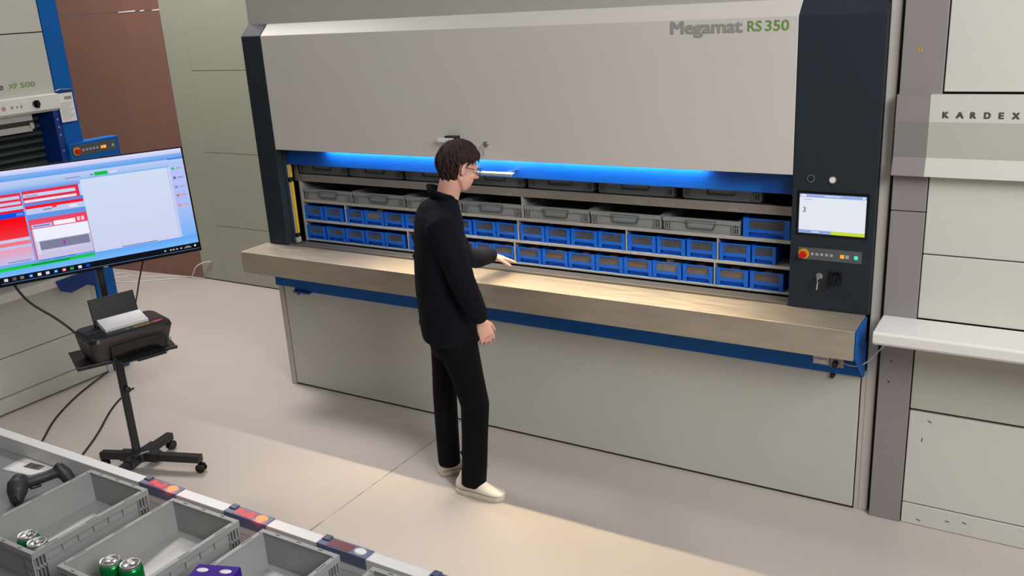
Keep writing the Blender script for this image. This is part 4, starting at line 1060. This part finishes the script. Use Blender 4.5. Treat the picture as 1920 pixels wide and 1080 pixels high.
# shoes
for hl, dd, sd, L in SH:
    def sr(t_, z, wd_, ht): return (hl + dd * (t_ * L) + V((0, 0, z)) - ORG, sd * wd_, V((0, 0, 1)) * ht)
    q = MB(); q.loft([sr(-.01, .045, .022, .026), sr(.03, .052, .033, .036), sr(.15, .058, .038, .042), sr(.30, .058, .040, .044), sr(.45, .052, .042, .038), sr(.62, .043, .047, .029), sr(.80, .036, .048, .021), sr(.93, .032, .038, .016), sr(1.0, .030, .020, .010)], 24)
    q.tube([hl + dd * .045 + V((0, 0, .07)) - ORG, hl + dd * .055 + V((0, 0, .105)) - ORG], [.040, .036], 16)
    s_o = q.build('shoe', SHOE, pn, remesh=.004, smooth=4)
    q = MB(); out = []
    for t_, wd_ in ((-.02, .018), (.03, .034), (.15, .041), (.35, .043), (.55, .047), (.75, .052), (.9, .046), (.98, .028), (1.01, .010)): out.append((t_, wd_))
    pts = [hl + dd * (t_ * L) + sd * wd_ for t_, wd_ in out] + [hl + dd * (t_ * L) - sd * wd_ for t_, wd_ in reversed(out)]
    m_ = len(pts); q.add([p + V((0, 0, .001)) - ORG for p in pts] + [p + V((0, 0, .024)) - ORG for p in pts], [(i, (i + 1) % m_, m_ + (i + 1) % m_, m_ + i) for i in range(m_)] + [tuple(range(m_))[::-1], tuple(range(m_, 2 * m_))])
    q.build('sole', SOLE, s_o, bevel=.004)
    q = MB()
    for k in range(4):
        c = hl + dd * (L * (.42 + .07 * k)) + V((0, 0, .090 - .009 * k)) - ORG
        q.tube([c - sd * .022 - V((0, 0, .006)), c, c + sd * .022 - V((0, 0, .006))], .0028, 6)
    q.build('lace', SHOE, s_o)
# hair
hr = MB(); rr = random.Random(11)
hcn = (-.014, 0, .020); RA_, RB_, RC_ = .102, .084, .099
def scalp(th, ph, k=1.0):        # th from crown, ph 0 = front, PI = back
    lo = max(0, th - PI / 2); sn = math.sin(th) if lo == 0 else 1 - .33 * lo * lo; u = math.cos(th) if lo == 0 else -lo * .95
    f = math.cos(ph) * sn; r = math.sin(ph) * sn
    f, u = f * math.cos(.35) - u * math.sin(.35), f * math.sin(.35) + u * math.cos(.35)   # crown sits towards the back
    return h(hcn[0] + f * RA_ * k, r * RB_ * k, hcn[2] + u * RC_ * k)
def limit(ph):
    a_ = abs((ph + PI) % (2 * PI) - PI)     # 0 front .. PI back
    if a_ < .9: return 1.52
    if a_ < 1.30: return 1.56
    if a_ < 1.85: return 1.46
    if a_ < 2.05: return 1.95
    if a_ < 2.4: return 2.34
    return 2.48
n1, n2 = 48, 16; vs = []
for lay in (1.0, .90):
    for j in range(n2 + 1):
        for i in range(n1):
            ph = 2 * PI * i / n1; th = max(.02, limit(ph) * j / n2)
            vs.append(scalp(th, ph, lay * (1 + .02 * math.sin(7 * ph + 3 * th))))
fs = []; NL = n1 * (n2 + 1)
for j in range(n2):
    for i in range(n1):
        a_, b_2 = j * n1 + i, j * n1 + (i + 1) % n1
        fs.append((a_, b_2, b_2 + n1, a_ + n1)); fs.append((NL + a_, NL + a_ + n1, NL + b_2 + n1, NL + b_2))
for i in range(n1):
    a_, b_2 = n2 * n1 + i, n2 * n1 + (i + 1) % n1; fs.append((a_, b_2, NL + b_2, NL + a_))
hr.add(vs, fs, True)
for k in range(420):
    ph = rr.uniform(-PI, PI); th0 = rr.uniform(.0, 1.0) * limit(ph) * .8; ln_ = rr.uniform(.45, .9)
    th1 = min(limit(ph) + rr.uniform(-.05, .16), th0 + ln_); dph = rr.uniform(-.35, .35) + (.25 if abs(ph) < 1.2 else 0)
    pts = []; rs = []; m_ = 6; thick = rr.uniform(.0055, .010); lift = rr.uniform(.01, .09)
    for i in range(m_):
        t_ = i / (m_ - 1); pts.append(scalp(th0 + (th1 - th0) * t_, ph + dph * t_ * t_, 1.0 + lift * math.sin(PI * min(1, t_ * .85)) + .02)); rs.append(thick * (1 - t_) ** .6 + .0012)
    hr.tube(pts, rs, 6, True)
hr.build('hair', HAIR, bo)
# glasses
gl = MB()
for s_ in (-1, 1):
    pts = [h(.094 - .006 * abs(math.cos(t_)) * 0 - .004 * s_ * math.cos(t_) * s_, s_ * .032 + .024 * math.cos(t_), -.002 + .019 * math.sin(t_)) for t_ in [2 * PI * k / 16 for k in range(17)]]
    gl.tube(pts, .0016, 6, False)
    gl.tube([h(.092, s_ * .056, .004), h(.05, s_ * .076, .004), h(-.005, s_ * .084, .004), h(-.022, s_ * .086, -.010)], .0018, 6)
gl.tube([h(.096, -.008, .004), h(.099, 0, .006), h(.096, .008, .004)], .0016, 6)
g_ = gl.build('glasses', BLACKP, pn)
for s_ in (-1, 1):
    q = MB(); q.ell(h(.0935, s_ * .032, -.002), F * .0008, Rr * .023, U * .018, 18, 6); q.build('lens', LENS, g_)
